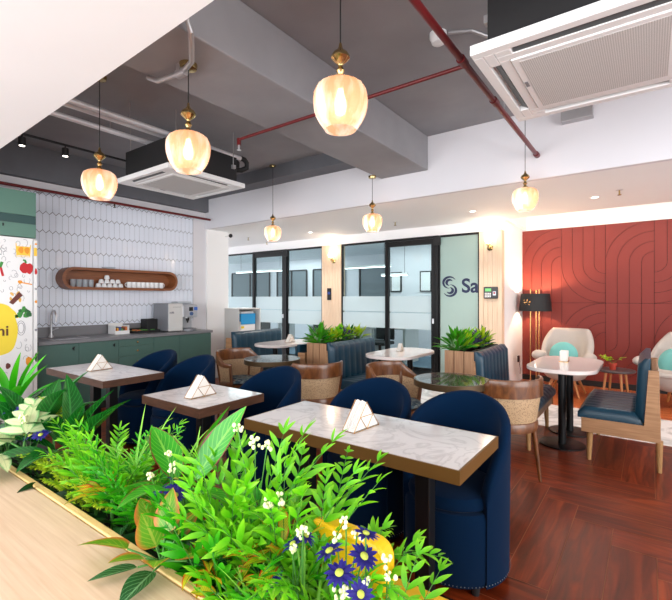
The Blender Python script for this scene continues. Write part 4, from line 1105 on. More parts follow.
# cane barrel chairs
def cane_chair(loc, rz, lab):
    t = thing('cane_armchair', lab, 'chair', loc, rz, 'wooden barrel chairs with cane backs')
    rx, ry = .27, .27
    mb = MB(); mb.shell(R(64), 22, rx+.012, ry+.012, .66, lambda a: .80, .028, nz=3, zbf=lambda a: .665); mb.build('top_rail', M['chair_wood'], t, smooth=True)
    for s_ in (-1, 1):
        a0, a1 = sorted((s_*R(64), s_*R(116)))
        k_ = lambda a: min(1, max(0, (abs(a)-R(64))/R(34)))
        mb = MB(); mb.shell(a1, 14, rx+.012, ry+.012, .62, lambda a: .80-.12*k_(a)**.8, .03, t0=a0, nz=2, zbf=lambda a: .665-.03*k_(a)); mb.build('armrest', M['chair_wood'], t, smooth=True)
    mb = MB(); mb.shell(R(108), 30, rx-.002, ry-.002, .47, lambda a: .68-.03*max(0, min(1, (abs(a)-R(60))/R(30))), .008, nz=2, flare=.12); mb.build('cane_panel', M['cane'], t, smooth=True)
    mb = MB(); mb.shell(R(116), 30, rx-.022, ry-.022, .42, lambda a: .475, .03, nz=1); mb.build('lower_rail', M['chair_wood'], t, smooth=True)
    for a, top in ((R(64), .70), (R(-64), .70), (R(113), .66), (R(-113), .66)):
        x, y = math.sin(a), math.cos(a)
        mb = MB(); mb.tube([((rx-.035)*x, (ry-.035)*y, .45), ((rx-.002)*x, (ry-.002)*y, top)], .017, 8); mb.build('post', M['chair_wood'], t, smooth=True)
    mb = MB(); mb.lathe([(.2,.40),(.24,.40),(.243,.44),(.001,.44)], n=32); mb.build('seat_frame', M['chair_wood'], t, smooth=True)
    mb = MB(); mb.lathe([(.001,.441),(.19,.441),(.213,.455),(.207,.475),(.17,.487),(.001,.49)], n=32); mb.build('seat', M['seatfab'], t, smooth=True)
    for sx, sy in ((-1,-1), (1,-1), (-1,1), (1,1)):
        mb = MB(); mb.tube([(sx*.15, sy*.15, .41), (sx*.185, sy*.185, 0)], .021, 10, taper=.012); mb.build('leg', M['chair_wood'], t, smooth=True)
    return t
cc = cane_chair((-3.80, 3.33, 0), R(90), 'cane back armchair left of the far round granite table, by the counter end')
dup(cc, (-2.63, 3.22, 0), R(-122), 'cane back armchair right of the far round granite table, seen from behind')
dup(cc, (-1.83, 3.42, 0), R(84), 'cane back armchair left of the near round granite table')
dup(cc, (-.93, 3.50, 0), R(-122), 'cane back armchair right of the near round granite table, on the open red floor')

def round_table(loc, r, lab):
    t = thing('round_table', lab, 'table', loc, 0, 'round granite tables')
    mb = MB(); mb.lathe([(.001, .753), (r-.013, .753), (r-.013, .751), (.001, .751)], n=56, open_=True); mb.build('tabletop', M['granite'], t)
    mb = MB(); mb.lathe([(.001, .70), (r-.02, .70), (r, .706), (r, .752), (r-.012, .752), (r-.012, .7495), (.001, .7495)], n=56); mb.build('rim', M['rim'], t, smooth=True, angle=30)
    mb = MB(); mb.cyl((0, 0), .035, .02, .70, n=20); mb.build('pedestal', M['black_metal'], t, smooth=True)
    mb = MB(); mb.lathe([(.19, 0), (.19, .012), (.05, .022), (.001, .022)], n=32); mb.build('base', M['black_metal'], t, smooth=True)
round_table((-3.27, 3.30, 0), .30, 'far round granite table with a bronze rim, near the counter')
round_table((-1.28, 3.31, 0), .30, 'near round granite table with a bronze rim, in front of the right planter')

def oval_table(loc, w_, d_, lab):
    t = thing('lounge_table', lab, 'table', loc, 0, 'white rounded lounge tables')
    mb = MB(); mb.prism(rounded(w_, d_, w_*.42, 10), 'z', .715, .75); mb.build('tabletop', mat('white_stone_top', (238,228,224), .08, var=.02), t, bevel=.006, smooth=True)
    for s_ in (-1, 1):
        mb = MB(); mb.lathe([(.035, .012), (.035, .7145)], (0, s_*.24, 0), 20); mb.build('pedestal', M['black_metal'], t, smooth=True)
        mb = MB(); mb.lathe([(.2, 0), (.2, .01), (.19, .014), (.001, .014)], (0, s_*.24, 0), 36); mb.build('base', M['black_metal'], t, smooth=True)
oval_table((-.68, 4.83, 0), .60, 1.10, 'white rounded lounge table before the grey armchair, two black pedestals')
oval_table((-2.42, 4.62, 0), .58, 1.02, 'white rounded lounge table right of the middle planter bench')
oval_table((-4.32, 4.66, 0), .58, 1.02, 'farthest white rounded lounge table, left of the middle planter')
tent((-4.27, 4.68, .7515), R(8), 'napkin holder on the farthest white lounge table', .85, 'napkin holders on the lounge tables')
tent((-2.46, 4.68, .7515), R(8), 'napkin holder on the white lounge table right of the middle planter', .7, 'napkin holders on the lounge tables')
t = thing('table_block', 'small white napkin block with a gold rim on the white table before the armchair', 'napkin holder', (-.71, 4.92, .751))
mb = MB(); mb.box(-.035, .035, -.05, .05, .004, .11); mb.build('napkins', M['napkin'], t, bevel=.006)
mb = MB(); mb.box(-.042, .042, -.058, .058, 0, .0035); mb.tube([(.042, -.05, .003), (.042, 0, .05), (.042, .05, .003)], .002, 6); mb.build('holder', M['gold'], t)

# upholstered benches; local: seat faces +X, length along Y from 0..L
def bench(loc, rz, L_, lab, nch=8, back_h=.86, wood_side=True, legs=True, group='blue leather benches', D=.52, tb=.11):
    t = thing('upholstered_bench', lab, 'bench', loc, rz, group)
    if wood_side:
        # side profile: seat rail then back that leans a little
        prof = [(-tb, .25), (D-.03, .25), (D-.03, .37), (.05, .37), (.02, back_h-.06), (-tb*.8, back_h-.06)]
        mb = MB()
        for y0, y1 in ((-.012, .006), (L_-.006, L_+.012)):
            mb = MB(); mb.prism(prof, 'y', y0, y1); mb.build('side_panel', M['oak'], t, bevel=.003)
        mb = MB(); mb.box(-tb+.01, D-.04, .007, L_-.007, .255, .36); mb.build('seat_base', M['oak'], t)
        mb = MB(); mb.add([(-tb+.015, .007, .325), (-tb+.015, L_-.007, .325), (.03, L_-.007, .325), (.03, .007, .325), (-tb*.7, .007, back_h-.07), (-tb*.7, L_-.007, back_h-.07), (-.0, L_-.007, back_h-.07), (-.0, .007, back_h-.07)], [(0,1,2,3), (7,6,5,4), (0,4,5,1), (2,6,7,3), (1,5,6,2), (0,3,7,4)]); mb.build('back_board', M['oak'], t)
    mb = MB(); mb.pad(L_-.016, D-.06, .10, nch, lambda u, v, w_: (.06+v, u+.008, .365+w_), rnd_=.035, depth=.012); mb.build('seat', M['leather'], t, smooth=True, angle=75)
    mb = MB(); mb.pad(L_-.016, back_h-.36, .085, nch, lambda u, v, w_: (.03-.025*v/(.5)+w_, u+.008, .36+v+.03), rnd_=.035, depth=.012); mb.build('backrest', M['leather'], t, smooth=True, angle=75)
    if legs:
        for x, y in ((D-.09, .05), (-.05, .05), (D-.09, L_-.05), (-.05, L_-.05)):
            mb = MB(); mb.tube([(x, y, .255), (x*1.02, y, 0)], .026, 12, taper=.017); mb.build('leg', M['leg_wood'], t, smooth=True)
    return t
bn = bench((.01, 5.18, 0), PI, .93, 'near blue leather bench with oak sides, facing the white table from the right', tb=.06, back_h=.88)
def planter_box(loc, w_, L_, lab):
    t = thing('planter_divider', lab, 'planter', loc, 0, 'planters between the benches')
    mb = MB(); mb.box(0, w_, 0, .02, .0, .86); mb.box(0, w_, L_-.02, L_, 0, .86); mb.box(0, .02, .02, L_-.02, 0, .86); mb.box(w_-.02, w_, .02, L_-.02, 0, .86); mb.build('box', M['black'], t)
    k = 3; ws = w_+.055
    for i in range(k):
        a = ws*i/k; mb = MB(); mb.box(a+.004, a+ws/k-.004, -.016, -.0005, .02, .87); mb.build('wood_slat', M['oak_v'], t, bevel=.003)
    mb = MB(); mb.box(.021, w_-.021, .021, L_-.021, .6, .76); mb.build('soil', M['soil'], t)
planter_box((-1.69, 4.18, 0), .25, 1.0, 'oak slatted planter between the lounge tables, in front of the right pilaster')
bench((-1.40, 4.18, 0), 0, .96, 'blue leather bench on the right side of the right planter', back_h=.84, D=.58, tb=.03)
planter_box((-3.30, 3.92, 0), .24, 1.0, 'oak slatted planter in front of the middle pilaster')
bench((-3.02, 3.92, 0), 0, .98, 'blue leather bench on the right side of the middle planter', back_h=.85, D=.58, tb=.03)
bench((-3.42, 4.92, 0), PI, 1.0, 'blue leather bench on the left side of the middle planter', back_h=.80)
bench((-4.98, 4.16, 0), 0, 1.02, 'farthest blue leather bench next to the water dispenser', back_h=.87)

# grey armchairs
def armchair(loc, rz, lab):
    t = thing('lounge_armchair', lab, 'armchair', loc, rz, 'grey lounge armchairs')
    def top(a):
        d = abs(math.degrees(a))
        if d < 38: return .94
        if d < 84: return .94-(d-38)/46*.32
        return .62-.02*min(1, (d-84)/30)
    mb = MB(); mb.shell(R(114), 56, .44, .37, .25, top, .085, flare=.42, nz=8, lean=.08); mb.build('shell', M['armfab'], t, smooth=True, angle=75)
    for s_ in (-1, 1):
        mb = MB(); mb.sphere((s_*.335, -.13, .56), .085, 18, .8, sx=1.0, sy=1.9); mb.build('armrest', M['armfab'], t, smooth=True)
    mb = MB(); mb.lathe([(.001,.21),(.18,.215),(.24,.24),(.29,.30),(.32,.37),(.33,.40),(.001,.40)], (0,-.02,0), 36, sy=.95); mb.build('base', M['armfab'], t, smooth=True)
    mb = MB(); mb.lathe([(.001,.401),(.3,.401),(.325,.415),(.33,.44),(.31,.465),(.24,.475),(.001,.48)], (0,-.05,0), 36, sy=.95); mb.build('seat', M['armfab'], t, smooth=True)
    for sx, sy in ((-1,-1), (1,-1), (-1,1), (1,1)):
        mb = MB(); mb.tube([(sx*.13, sy*.13, .24), (sx*.22, sy*.22, 0)], .024, 12, taper=.013); mb.build('leg', M['orange_wood'], t, smooth=True)
    return t
ac = armchair((-1.0, 7.04, 0), R(-4), 'grey lounge armchair with a teal cushion beside the floor lamp')
dup(ac, (.27, 7.0, 0), R(-30), 'grey lounge armchair with a teal cushion at the right edge')
def cushion(loc, rz, lab):
    mb = MB(); mb.T = Matrix.Rotation(R(78), 4, 'X')
    mb.lathe([(.001,-.05),(.1,-.045),(.17,-.025),(.19,0),(.17,.025),(.1,.045),(.001,.05)], n=32)
    o = mb.build('round_cushion', M['teal'], smooth=True); o.location = loc; o.rotation_euler = (0, 0, rz)
    tag(o, lab, 'cushion', 'round teal cushions')
cushion((-1.02, 7.0, .57), R(-4), 'round teal cushion on the armchair beside the floor lamp')
cushion((.25, 6.95, .57), R(-30), 'round teal cushion on the armchair at the right edge')
# side table + plant
t = thing('side_table', 'small round side table with a dark top between the grey armchairs', 'side table', (-.37, 6.8, 0))
mb = MB(); mb.lathe([(.001,.42),(.21,.42),(.225,.43),(.225,.445),(.22,.45),(.001,.45)], n=40); mb.build('tabletop', M['side_top'], t, smooth=True)
for a in (30, 120, 210, 300):
    mb = MB(); c_, s_ = math.cos(R(a)), math.sin(R(a)); mb.tube([(.12*c_, .12*s_, .42), (.17*c_, .17*s_, 0)], .018, 10, taper=.011); mb.build('leg', M['orange_wood'], t, smooth=True)
# floor lamp
t = thing('floor_lamp', 'lit floor lamp with a black drum shade and three slim poles', 'floor lamp', (-1.50, 7.5, 0))
mb = MB(); mb.lathe([(.15, 0), (.15, .015), (.14, .02), (.001, .02)], n=32); mb.build('base', M['gold'], t, smooth=True)
for a, h in ((90, 1.53), (215, 1.54), (330, 1.54)):
    mb = MB(); x, y = .075*math.cos(R(a)), .075*math.sin(R(a)); mb.tube([(x, y, .02), (x, y, h)], .009, 10); mb.build('pole', M['gold'], t, smooth=True)
mb = MB(); mb.lathe([(.245,1.19),(.215,1.47),(.212,1.47),(.242,1.19),(.245,1.19)], n=48, open_=True); sh = mb.build('lamp_shade', M['black'], t, smooth=True)
mb = MB()
for k in range(9):
    a = R(235+k*3.4); r = .2315; z = 1.33
    mb.sphere((r*math.cos(a), r*math.sin(a), z+.035*math.sin(k*1.6)), .006+.004*(k % 3), 6)
mb.tube([(.233*math.cos(R(238)), .233*math.sin(R(238)), 1.30), (.231*math.cos(R(250)), .231*math.sin(R(250)), 1.35), (.232*math.cos(R(262)), .232*math.sin(R(262)), 1.32)], .003, 6)
mb.build('gold_motif', M['gold'], sh)
mb = MB(); mb.sphere((0, 0, 1.33), .035, 14); mb.tube([(0, 0, 1.2), (0, 0, 1.31)], .01, 8); mb.tube([(-.07, -.04, 1.25), (0, 0, 1.25), (.065, -.0375, 1.25)], .004, 6); mb.build('bulb', M['bulb'], t, smooth=True)
l = bpy.data.lights.new('floor_lamp_light', 'POINT'); l.energy = 55; l.color = (1, .66, .38); l.shadow_soft_size = .04
lo = bpy.data.objects.new('floor_lamp_light', l); COL.objects.link(lo); lo.parent = t; lo.location = (0, 0, 1.38)
# switch box near floor of return wall
t = thing('wall_socket', 'small dark socket with a cable low on the white return wall', 'socket', (-1.719, 7.3, .42))
mb = MB(); mb.box(.0005, .02, -.04, .04, -.05, .05); mb.build('plate', M['black'], t, bevel=.003)
mb = MB(); mb.tube([(.02, 0, -.03), (.03, .03, -.15), (.02, .06, -.25)], .004, 6); mb.build('cable', M['black'], t)

# ------------------------------------------------------------------ near ledge and planter
t = thing('ledge', 'pale oak ledge across the lower left foreground', 'ledge', (0, 0, 0))
mb = MB(); mb.box(-5.0, .6, -.05, .438, .86, .90); mb.build('top', M['oak_y'], t, bevel=.003)
mb = MB(); mb.box(-5.0, .6, .0, .42, 0, .859); mb.build('body', M['oak_y'], t)
t = thing('planter_trough', 'long planter trough with an oak rim and yellow back behind the ledge', 'planter', (0, .44, 0))
mb = MB(); mb.box(-5, .6, 0, .018, 0, .902); mb.build('front_rim', M['oak_edge'], t, bevel=.003)
mb = MB(); mb.box(-5, .6, .018, .16, 0, .84); mb.build('soil', M['soil'], t)
mb = MB(); mb.box(.6, .62, 0, .245, 0, .90); mb.build('end_panel', M['yellow'], t, bevel=.003)
mb = MB(); mb.box(-.70, .6, .161, .245, 0, .90); mb.build('yellow_back_ledge', M['yellow'], t, bevel=.004)
mb = MB(); mb.box(-5, -.701, .161, .2, 0, .86); mb.build('back_board', M['black'], t, bevel=.004)
mb = MB(); pts = [(-.50, .9005), (-.345, .9005)]+[(-.375+.03*math.cos(a), .965+.03*math.sin(a)) for a in [PI/2*k/6 for k in range(7)]]+[(-.50, .995)]
mb.prism(pts, 'y', .165, .20); mb.build('yellow_end_guard', M['yellow'], t, bevel=.006)

# ------------------------------------------------------------------ plants
def frame_at(p, d, up=Vector((0, 0, 1))):
    d = d.normalized(); s_ = d.cross(up)
    if s_.length < 1e-4: s_ = Vector((1, 0, 0))
    s_.normalize(); n = s_.cross(d)
    return Matrix((( s_.x, d.x, n.x, p.x), (s_.y, d.y, n.y, p.y), (s_.z, d.z, n.z, p.z), (0, 0, 0, 1)))
def leaf(mb, T, L_, W, bend=.3, fold=.15, shape=1.0, m=0, seg=6, wave=0, roll=0):
    """leaf along local +Y, blade across X, normal Z"""
    vs = []; uvs = []
    T = T @ Matrix.Rotation(roll, 4, 'Y')
    for i in range(seg+1):
        f = i/seg
        wd = W*.5*(math.sin(PI*f**shape)**.85 if 0 < f < 1 else .0)
        a = bend*f
        y = L_*(math.sin(a)/bend if abs(bend) > 1e-3 else f); z = -L_*((1-math.cos(a))/bend if abs(bend) > 1e-3 else 0)
        wv = wave*L_*math.sin(f*9)
        vs += [(-wd, y, z+wd*fold*2+wv), (0, y, z), (wd, y, z+wd*fold*2-wv)]
        uvs += [(.0, f), (.5, f), (1., f)]
    fs = []
    for i in range(seg):
        a = 3*i; fs += [(a, a+1, a+4, a+3), (a+1, a+2, a+5, a+4)]
    mb.add([tuple(T @ Vector(v)) for v in vs], fs, uvs, m=m)
G_ = {
 'lance': leafm('bright_lance_leaf', (84,180,10), tip=(146,212,40), rough=.42),
 'lance2': leafm('fresh_green_leaf', (28,150,10), tip=(88,192,24), rough=.42),
 'lime': leafm('lime_fern', (140,186,22), tip=(196,210,48), rough=.5),
 'dark': leafm('dark_broad_leaf', (14,92,26), vein=(50,140,54), rough=.25),
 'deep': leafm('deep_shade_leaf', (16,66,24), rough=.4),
 'varieg': leafm('striped_dracaena_leaf', (40,150,18), vein=(112,188,56), edge=(120,40,40), rough=.35, edgew=.08, veinf=10),
 'croton': leafm('orange_edged_leaf', (104,168,36), edge=(222,128,62), vein=(170,190,70), rough=.3, edgew=.28, veinf=7),
 'darkvein': leafm('dark_veined_leaf', (20,84,34), vein=(110,160,110), rough=.35, veinf=7),
 'fire': leafm('red_yellow_croton_leaf', (196,190,30), edge=(206,62,22), vein=(60,130,30), rough=.35, edgew=.22),
 'cream': leafm('cream_monstera_leaf', (214,224,170), edge=(120,180,110), vein=(190,210,150), rough=.4, edgew=.3),
 'petal': leafm('blue_petal', (26,18,112), tip=(42,32,148), rough=.6),
 'grass': leafm('pale_grass_blade', (118,200,60), tip=(160,218,90), rough=.5),
 'purple': leafm('purple_sprig', (84,76,120), rough=.6),
 'green_w': leafm('pale_succulent_leaf', (156,196,150), edge=(210,230,200), rough=.5),
}
M['fl_c'] = mat('flower_centre', (160,172,66), .7)
M['bud'] = mat('white_bud', (224,230,176), .5)
def curve_pts(p, d, L_, droop, n=10, side=0):
    pts = [Vector(p)]; d = Vector(d).normalized(); s_ = d.cross(Vector((0,0,1)))
    for i in range(n):
        d = (d+Vector((0, 0, -droop/n))+s_*(side/n)).normalized(); pts.append(pts[-1]+d*L_/n)
    return pts
def frond(mb, p, d, L_, droop, leafL, leafW, pairs, r, stem=.0013, start=.2, ang=50, m=0, ms=1, side=0):
    pts = curve_pts(p, d, L_, droop, 12, side); mb.tube(pts, stem, 5, m=ms, taper=stem*.4)
    for k in range(pairs):
        f = start+(1-start)*k/(pairs-1) if pairs > 1 else 1
        i = min(int(f*12), 11); q = pts[i].lerp(pts[i+1], f*12-i); dd = (pts[i+1]-pts[i]).normalized()
        sz = .65+.5*math.sin(PI*min(.95, f*.85+.1))
        for s_ in (-1, 1):
            T = frame_at(q, dd, Vector((r.uniform(-.4,.4), r.uniform(-.4,.4), 1)))
            T = T @ Matrix.Rotation(-s_*R(ang*(1-.35*f)+r.uniform(-12, 12)), 4, 'Z') @ Matrix.Rotation(R(r.uniform(-15, 25)), 4, 'X')
            leaf(mb, T, leafL*sz*r.uniform(.85, 1.15), leafW*sz, r.uniform(.2, .8), .15, .85, m=m, seg=5)
    leaf(mb, frame_at(pts[-1], (pts[-1]-pts[-2])), leafL*.8, leafW*.7, .3, .15, m=m, seg=5)
def foot(t, loc):
    '''main stem from the leaves down into the soil of the trough'''
    if loc[1] < .7 and loc[2] > .845:
        mb = MB(); mb.tube([(0, 0, 0), (0, max(0, .475-loc[1]), .835-loc[2])], .004, 6); mb.build('main_stem', M['stem'], t, smooth=True)
def plant_bamboo(nm, loc, n, H_, lab, seed, lean=(0,0), mt='lance', leafL=.055, leafW=.0125, spread=.8, pairs=8, group='leafy sprays in the front planter', cat='plant', droop=(.2, .8)):
    r = random.Random(seed); t = thing(nm, lab, cat, loc, 0, group)
    for k in range(n):
        a = 2*PI*k/n+r.uniform(-.4, .4); s_ = spread*r.uniform(.35, 1)
        yy = math.sin(a)*s_
        if yy < 0 and loc[0] < -.55: yy *= .45
        d = Vector((math.cos(a)*s_+lean[0], yy+lean[1], 1))
        mb = MB(); frond(mb, (.015*math.cos(a), .015*math.sin(a), 0), d, H_*r.uniform(.7, 1.08), r.uniform(*droop), leafL, leafW, pairs, r, side=r.uniform(-.3, .3))
        mb.build('frond', [G_[mt], M['stem']], t, smooth=True, angle=180)
    foot(t, loc)
    return t
def plant_broad(nm, loc, specs, lab, mt, shape=.8, group=None, wave=0, fold=.2, cat='plant'):
    """specs: (azimuth deg, elevation deg, stem, length, width, bend, roll)"""
    t = thing(nm, lab, cat, loc, 0, group)
    for (az, el, st, L_, W, bend, roll) in specs:
        d = Vector((math.cos(R(az))*math.cos(R(el)), math.sin(R(az))*math.cos(R(el)), math.sin(R(el))))
        pts = curve_pts((0, 0, 0), d, st, .1, 4)
        mb = MB(); mb.tube(pts, .0025, 6, m=1, taper=.0018)
        leaf(mb, frame_at(pts[-1], pts[-1]-pts[-2]), L_, W, bend, fold, shape, seg=12, wave=wave, roll=R(roll))
        mb.build('leaf', [G_[mt], M['stem']], t, smooth=True, angle=180)
    foot(t, loc)
    return t
def flower_plant(loc, heads, lab, seed, s=.02, group='blue daisies in the front planter'):
    """heads: (dx,dy,dz, normal)"""
    r = random.Random(seed); t = thing('blue_daisy', lab, 'flower', loc, 0, group)
    mb = MB()
    for (dx, dy, dz, nrm) in heads: mb.tube([(0,0,0), (dx*.4, dy*.4, dz*.6), (dx, dy, dz)], .0013, 5)
    mb.build('stem', M['stem'], t); foot(t, loc)
    for (dx, dy, dz, nrm) in heads:
        nv = Vector(nrm).normalized(); mb = MB(); N_ = 15
        ax = nv.orthogonal().normalized(); ay = nv.cross(ax)
        for k in range(N_):
            a = 2*PI*k/N_+r.uniform(-.1, .1); d = ax*math.cos(a)+ay*math.sin(a)
            T = frame_at(Vector((dx, dy, dz))+d*s*.15, d+nv*r.uniform(.0, .35), nv)
            leaf(mb, T, s*r.uniform(.85, 1.1), s*.34, .35, .1, .9, seg=4)
        h = mb.build('flower', G_['petal'], t, smooth=True)
        mb = MB(); mb.T = Matrix.Translation(Vector((dx, dy, dz))+nv*.002) @ nv.to_track_quat('Z', 'Y').to_matrix().to_4x4(); mb.sphere((0, 0, 0), s*.3, 12, .5); mb.build('flower_centre', M['fl_c'], h, smooth=True)
    return t
def bud_plant(loc, spots, lab, seed, s=.0030):
    r = random.Random(seed); t = thing('white_bud_sprig', lab, 'flower', loc, 0, 'white bud sprigs in the front planter')
    mb = MB()
    for p in spots: mb.tube([(0,0,0), (p[0]*.5, p[1]*.5, p[2]*.65), p], .0012, 5)
    mb.build('stem', M['stem'], t); foot(t, loc)
    for p in spots:
        mb = MB()
        for k in range(8):
            q = Vector(p)+Vector((r.uniform(-1,1), r.uniform(-1,1), r.uniform(-1.2,1)))*s*2.2
            mb.sphere(q, s*r.uniform(.7, 1.15), 8, 1.25)
        mb.build('bud_cluster', M['bud'], t, smooth=True)
    return t

# undergrowth: dark leaves that fill the trough
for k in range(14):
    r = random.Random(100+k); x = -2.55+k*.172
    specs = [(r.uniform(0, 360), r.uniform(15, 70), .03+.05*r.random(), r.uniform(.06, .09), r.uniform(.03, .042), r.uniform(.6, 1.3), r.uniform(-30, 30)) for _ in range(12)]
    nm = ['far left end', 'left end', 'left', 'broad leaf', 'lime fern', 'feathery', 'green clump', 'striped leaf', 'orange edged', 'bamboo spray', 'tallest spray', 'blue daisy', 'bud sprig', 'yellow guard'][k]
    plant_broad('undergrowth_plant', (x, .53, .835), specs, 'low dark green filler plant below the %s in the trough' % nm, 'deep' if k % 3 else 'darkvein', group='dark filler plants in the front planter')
# dark broad-leaved plants at left
plant_broad('broad_leaf_plant', (-1.66, .56, .92), [(30,64,.05,.25,.075,.4,25), (5,56,.06,.25,.07,.5,-15), (-15,45,.05,.22,.065,.7,10), (170,45,.05,.2,.07,.8,0), (130,60,.05,.2,.065,.5,20), (220,60,.04,.16,.065,.6,-10), (60,50,.04,.2,.065,.7,0), (200,60,.05,.2,.06,.5,0)], 'dark glossy broad leaved plant left of centre, tallest of the dark ones', 'dark', group='dark broad leaved plants')
plant_broad('broad_leaf_plant', (-1.40, .56, .92), [(150,74,.05,.21,.075,.3,45), (25,66,.06,.2,.065,.4,10), (5,48,.06,.26,.06,.35,-10), (50,58,.05,.2,.06,.5,-20), (208,28,.05,.28,.06,.8,10), (245,25,.05,.2,.06,1.0,-10), (180,45,.04,.2,.065,.7,0), (-60,35,.04,.16,.06,.9,0), (-15,62,.05,.2,.06,.4,30)], 'dark glossy broad leaved plant with one leaf drooping toward the cream leaf', 'dark', group='dark broad leaved plants')
plant_broad('broad_leaf_plant', (-1.92, .56, .90), [(0,55,.05,.2,.07,.6,0), (80,60,.05,.2,.065,.5,0), (180,50,.05,.2,.06,.6,0), (30,40,.05,.2,.06,.8,10)], 'dark glossy broad leaved plant at the left edge under the spear leaves', 'dark', group='dark broad leaved plants')
plant_broad('spear_leaf_plant', (-1.95, .58, .96), [(40,75,.06,.2,.03,.3,0), (10,55,.06,.24,.028,.4,10), (-10,50,.06,.2,.03,.6,0), (100,70,.05,.2,.03,.4,0), (180,60,.05,.2,.03,.5,0), (-50,55,.05,.2,.03,.8,0), (60,50,.05,.2,.03,.8,10), (0,80,.05,.2,.035,.2,30), (-90,60,.05,.18,.03,.6,0)], 'bright spear leaved plant at the far left edge before the printed fridge', 'lance2')
t = thing('monstera', 'pale cream split leaf hanging over the ledge at the far left', 'plant', (-1.50, .475, .95))
for az, el, sc in ((200, 18, 1.05), (-78, 5, .9), (150, 45, .8)):
    mb = MB(); d = Vector((math.cos(R(az))*math.cos(R(el)), math.sin(R(az))*math.cos(R(el)), math.sin(R(el)))); p1 = d*.05
    mb.tube([(0, 0, 0), tuple(p1)], .003, 6, m=1); T = frame_at(p1, d)
    L_ = .19*sc
    leaf(mb, T, L_, L_*.3, .5, .05, .8, seg=10)
    for k in range(5):
        for s_ in (-1, 1):
            T2 = T @ Matrix.Translation((0, L_*(.06+.17*k), -.012*k*.5)) @ Matrix.Rotation(-s_*R(72-9*k), 4, 'Z')
            leaf(mb, T2, L_*(.62-.06*k), L_*.2, .5, .02, .8, seg=6)
    mb.build('leaf', [G_['cream'], M['stem']], t, smooth=True, angle=180)
# striped dracaena
plant_broad('striped_plant', (-.79, .535, .98), [(172,46,.04,.165,.062,.35,-10), (38,60,.045,.185,.058,.15,62), (165,30,.05,.22,.05,.45,15), (70,70,.04,.17,.05,.3,-30), (-80,40,.04,.13,.045,.9,0), (200,15,.04,.16,.05,.7,10), (0,30,.04,.12,.04,.7,0)], 'broad striped green plant with reddish leaf edges in front of the small square table', 'varieg')
# orange edged plant hanging over the ledge
plant_broad('orange_edged_plant', (-.735, .452, .905), [(126,72,.05,.08,.05,.3,0), (168,48,.055,.085,.07,.4,15), (214,24,.07,.095,.075,.5,20), (190,62,.03,.07,.06,.4,-20), (20,30,.04,.075,.05,.5,0), (60,60,.05,.065,.04,.4,-10), (100,45,.04,.075,.05,.6,0), (255,35,.035,.065,.05,.5,10), (320,40,.035,.065,.05,.5,0)], 'small plant with rounded orange edged leaves leaning over the oak ledge', 'croton', shape=.62, fold=.08)
plant_broad('dark_veined_plant', (-.72, .448, .915), [(290,4,.03,.08,.045,.15,0), (238,4,.045,.08,.028,.1,0), (20,15,.05,.09,.045,.4,0)], 'dark veined leaves under the orange edged plant, resting on the ledge', 'darkvein', shape=.75)
# fiery crotons
for (x, y, z, lab, sd) in [(-.665, .50, .90, 'small red and yellow leaves left of the blue daisies, beneath the lime sprays', 4), (-.56, .475, .90, 'red and yellow leaf low at the front of the trough left of the buds', 5), (-.50, .53, .95, 'small orange and yellow leaves between the two tall bright sprays', 6), (-1.02, .5, .93, 'dark reddish blades under the feathery plant left of the striped one', 7)]:
    r = random.Random(sd)
    plant_broad('red_yellow_plant', (x, y, z), [(r.uniform(0,360), r.uniform(15,65), .03, r.uniform(.045,.075), r.uniform(.016,.024), r.uniform(.4,1), r.uniform(-30,30)) for _ in range(9)], lab, 'fire', group='red and yellow leaved plants', wave=.03)
# lime ferns
def fern(loc, n, H_, lab, sd, mt='lime', L_=.014, W=.006):
    r = random.Random(sd); t = thing('lime_fern', lab, 'fern', loc, 0, 'lime ferns in the front planter')
    foot(t, loc)
    for k in range(n):
        a = 2*PI*k/n+r.uniform(-.3,.3); d = Vector((math.cos(a), math.sin(a)*(.4 if math.sin(a) < 0 else 1), r.uniform(.5, 1.6)))
        mb = MB(); frond(mb, (0,0,0), d, H_*r.uniform(.7,1.1), r.uniform(.6,1.4), L_, W, 15, r, ang=65, side=r.uniform(-.4,.4))
        mb.build('frond', [G_[mt], M['stem']], t, smooth=True, angle=180)
fern((-1.24, .50, .88), 20, .11, 'fluffy lime fern at the ledge edge beside the cream leaf', 1)
fern((-1.36, .50, .90), 16, .11, 'lime fern under the dark broad leaves', 2)
fern((-1.10, .50, .88), 18, .11, 'lime fern below the feathery plant at the ledge edge', 3)
fern((-1.62, .60, 1.0), 10, .10, 'small lime fern tuft before the printed fridge', 4)
# feathery green masses
plant_bamboo('feathery_plant', (-1.08, .53, .86), 15, .24, 'yellow green feathery plant left of the striped plant', 11, mt='lance', leafL=.045, leafW=.008, spread=1.3, pairs=11, cat='plant')
plant_bamboo('feathery_plant', (-.98, .54, .84), 16, .25, 'fine green feathery plant directly left of the striped plant', 12, mt='lance2', leafL=.04, leafW=.007, spread=1.0, pairs=12, cat='plant')
plant_bamboo('feathery_plant', (-.92, .56, .82), 10, .20, 'low fine green plant behind the orange edged plant', 13, mt='lance2', leafL=.035, leafW=.007, spread=1.1, pairs=11, cat='plant')
plant_bamboo('feathery_plant', (-1.20, .56, .86), 10, .22, 'feathery green plant right of the dark broad leaves', 14, mt='lance', leafL=.04, leafW=.008, spread=1.0, pairs=11, cat='plant')
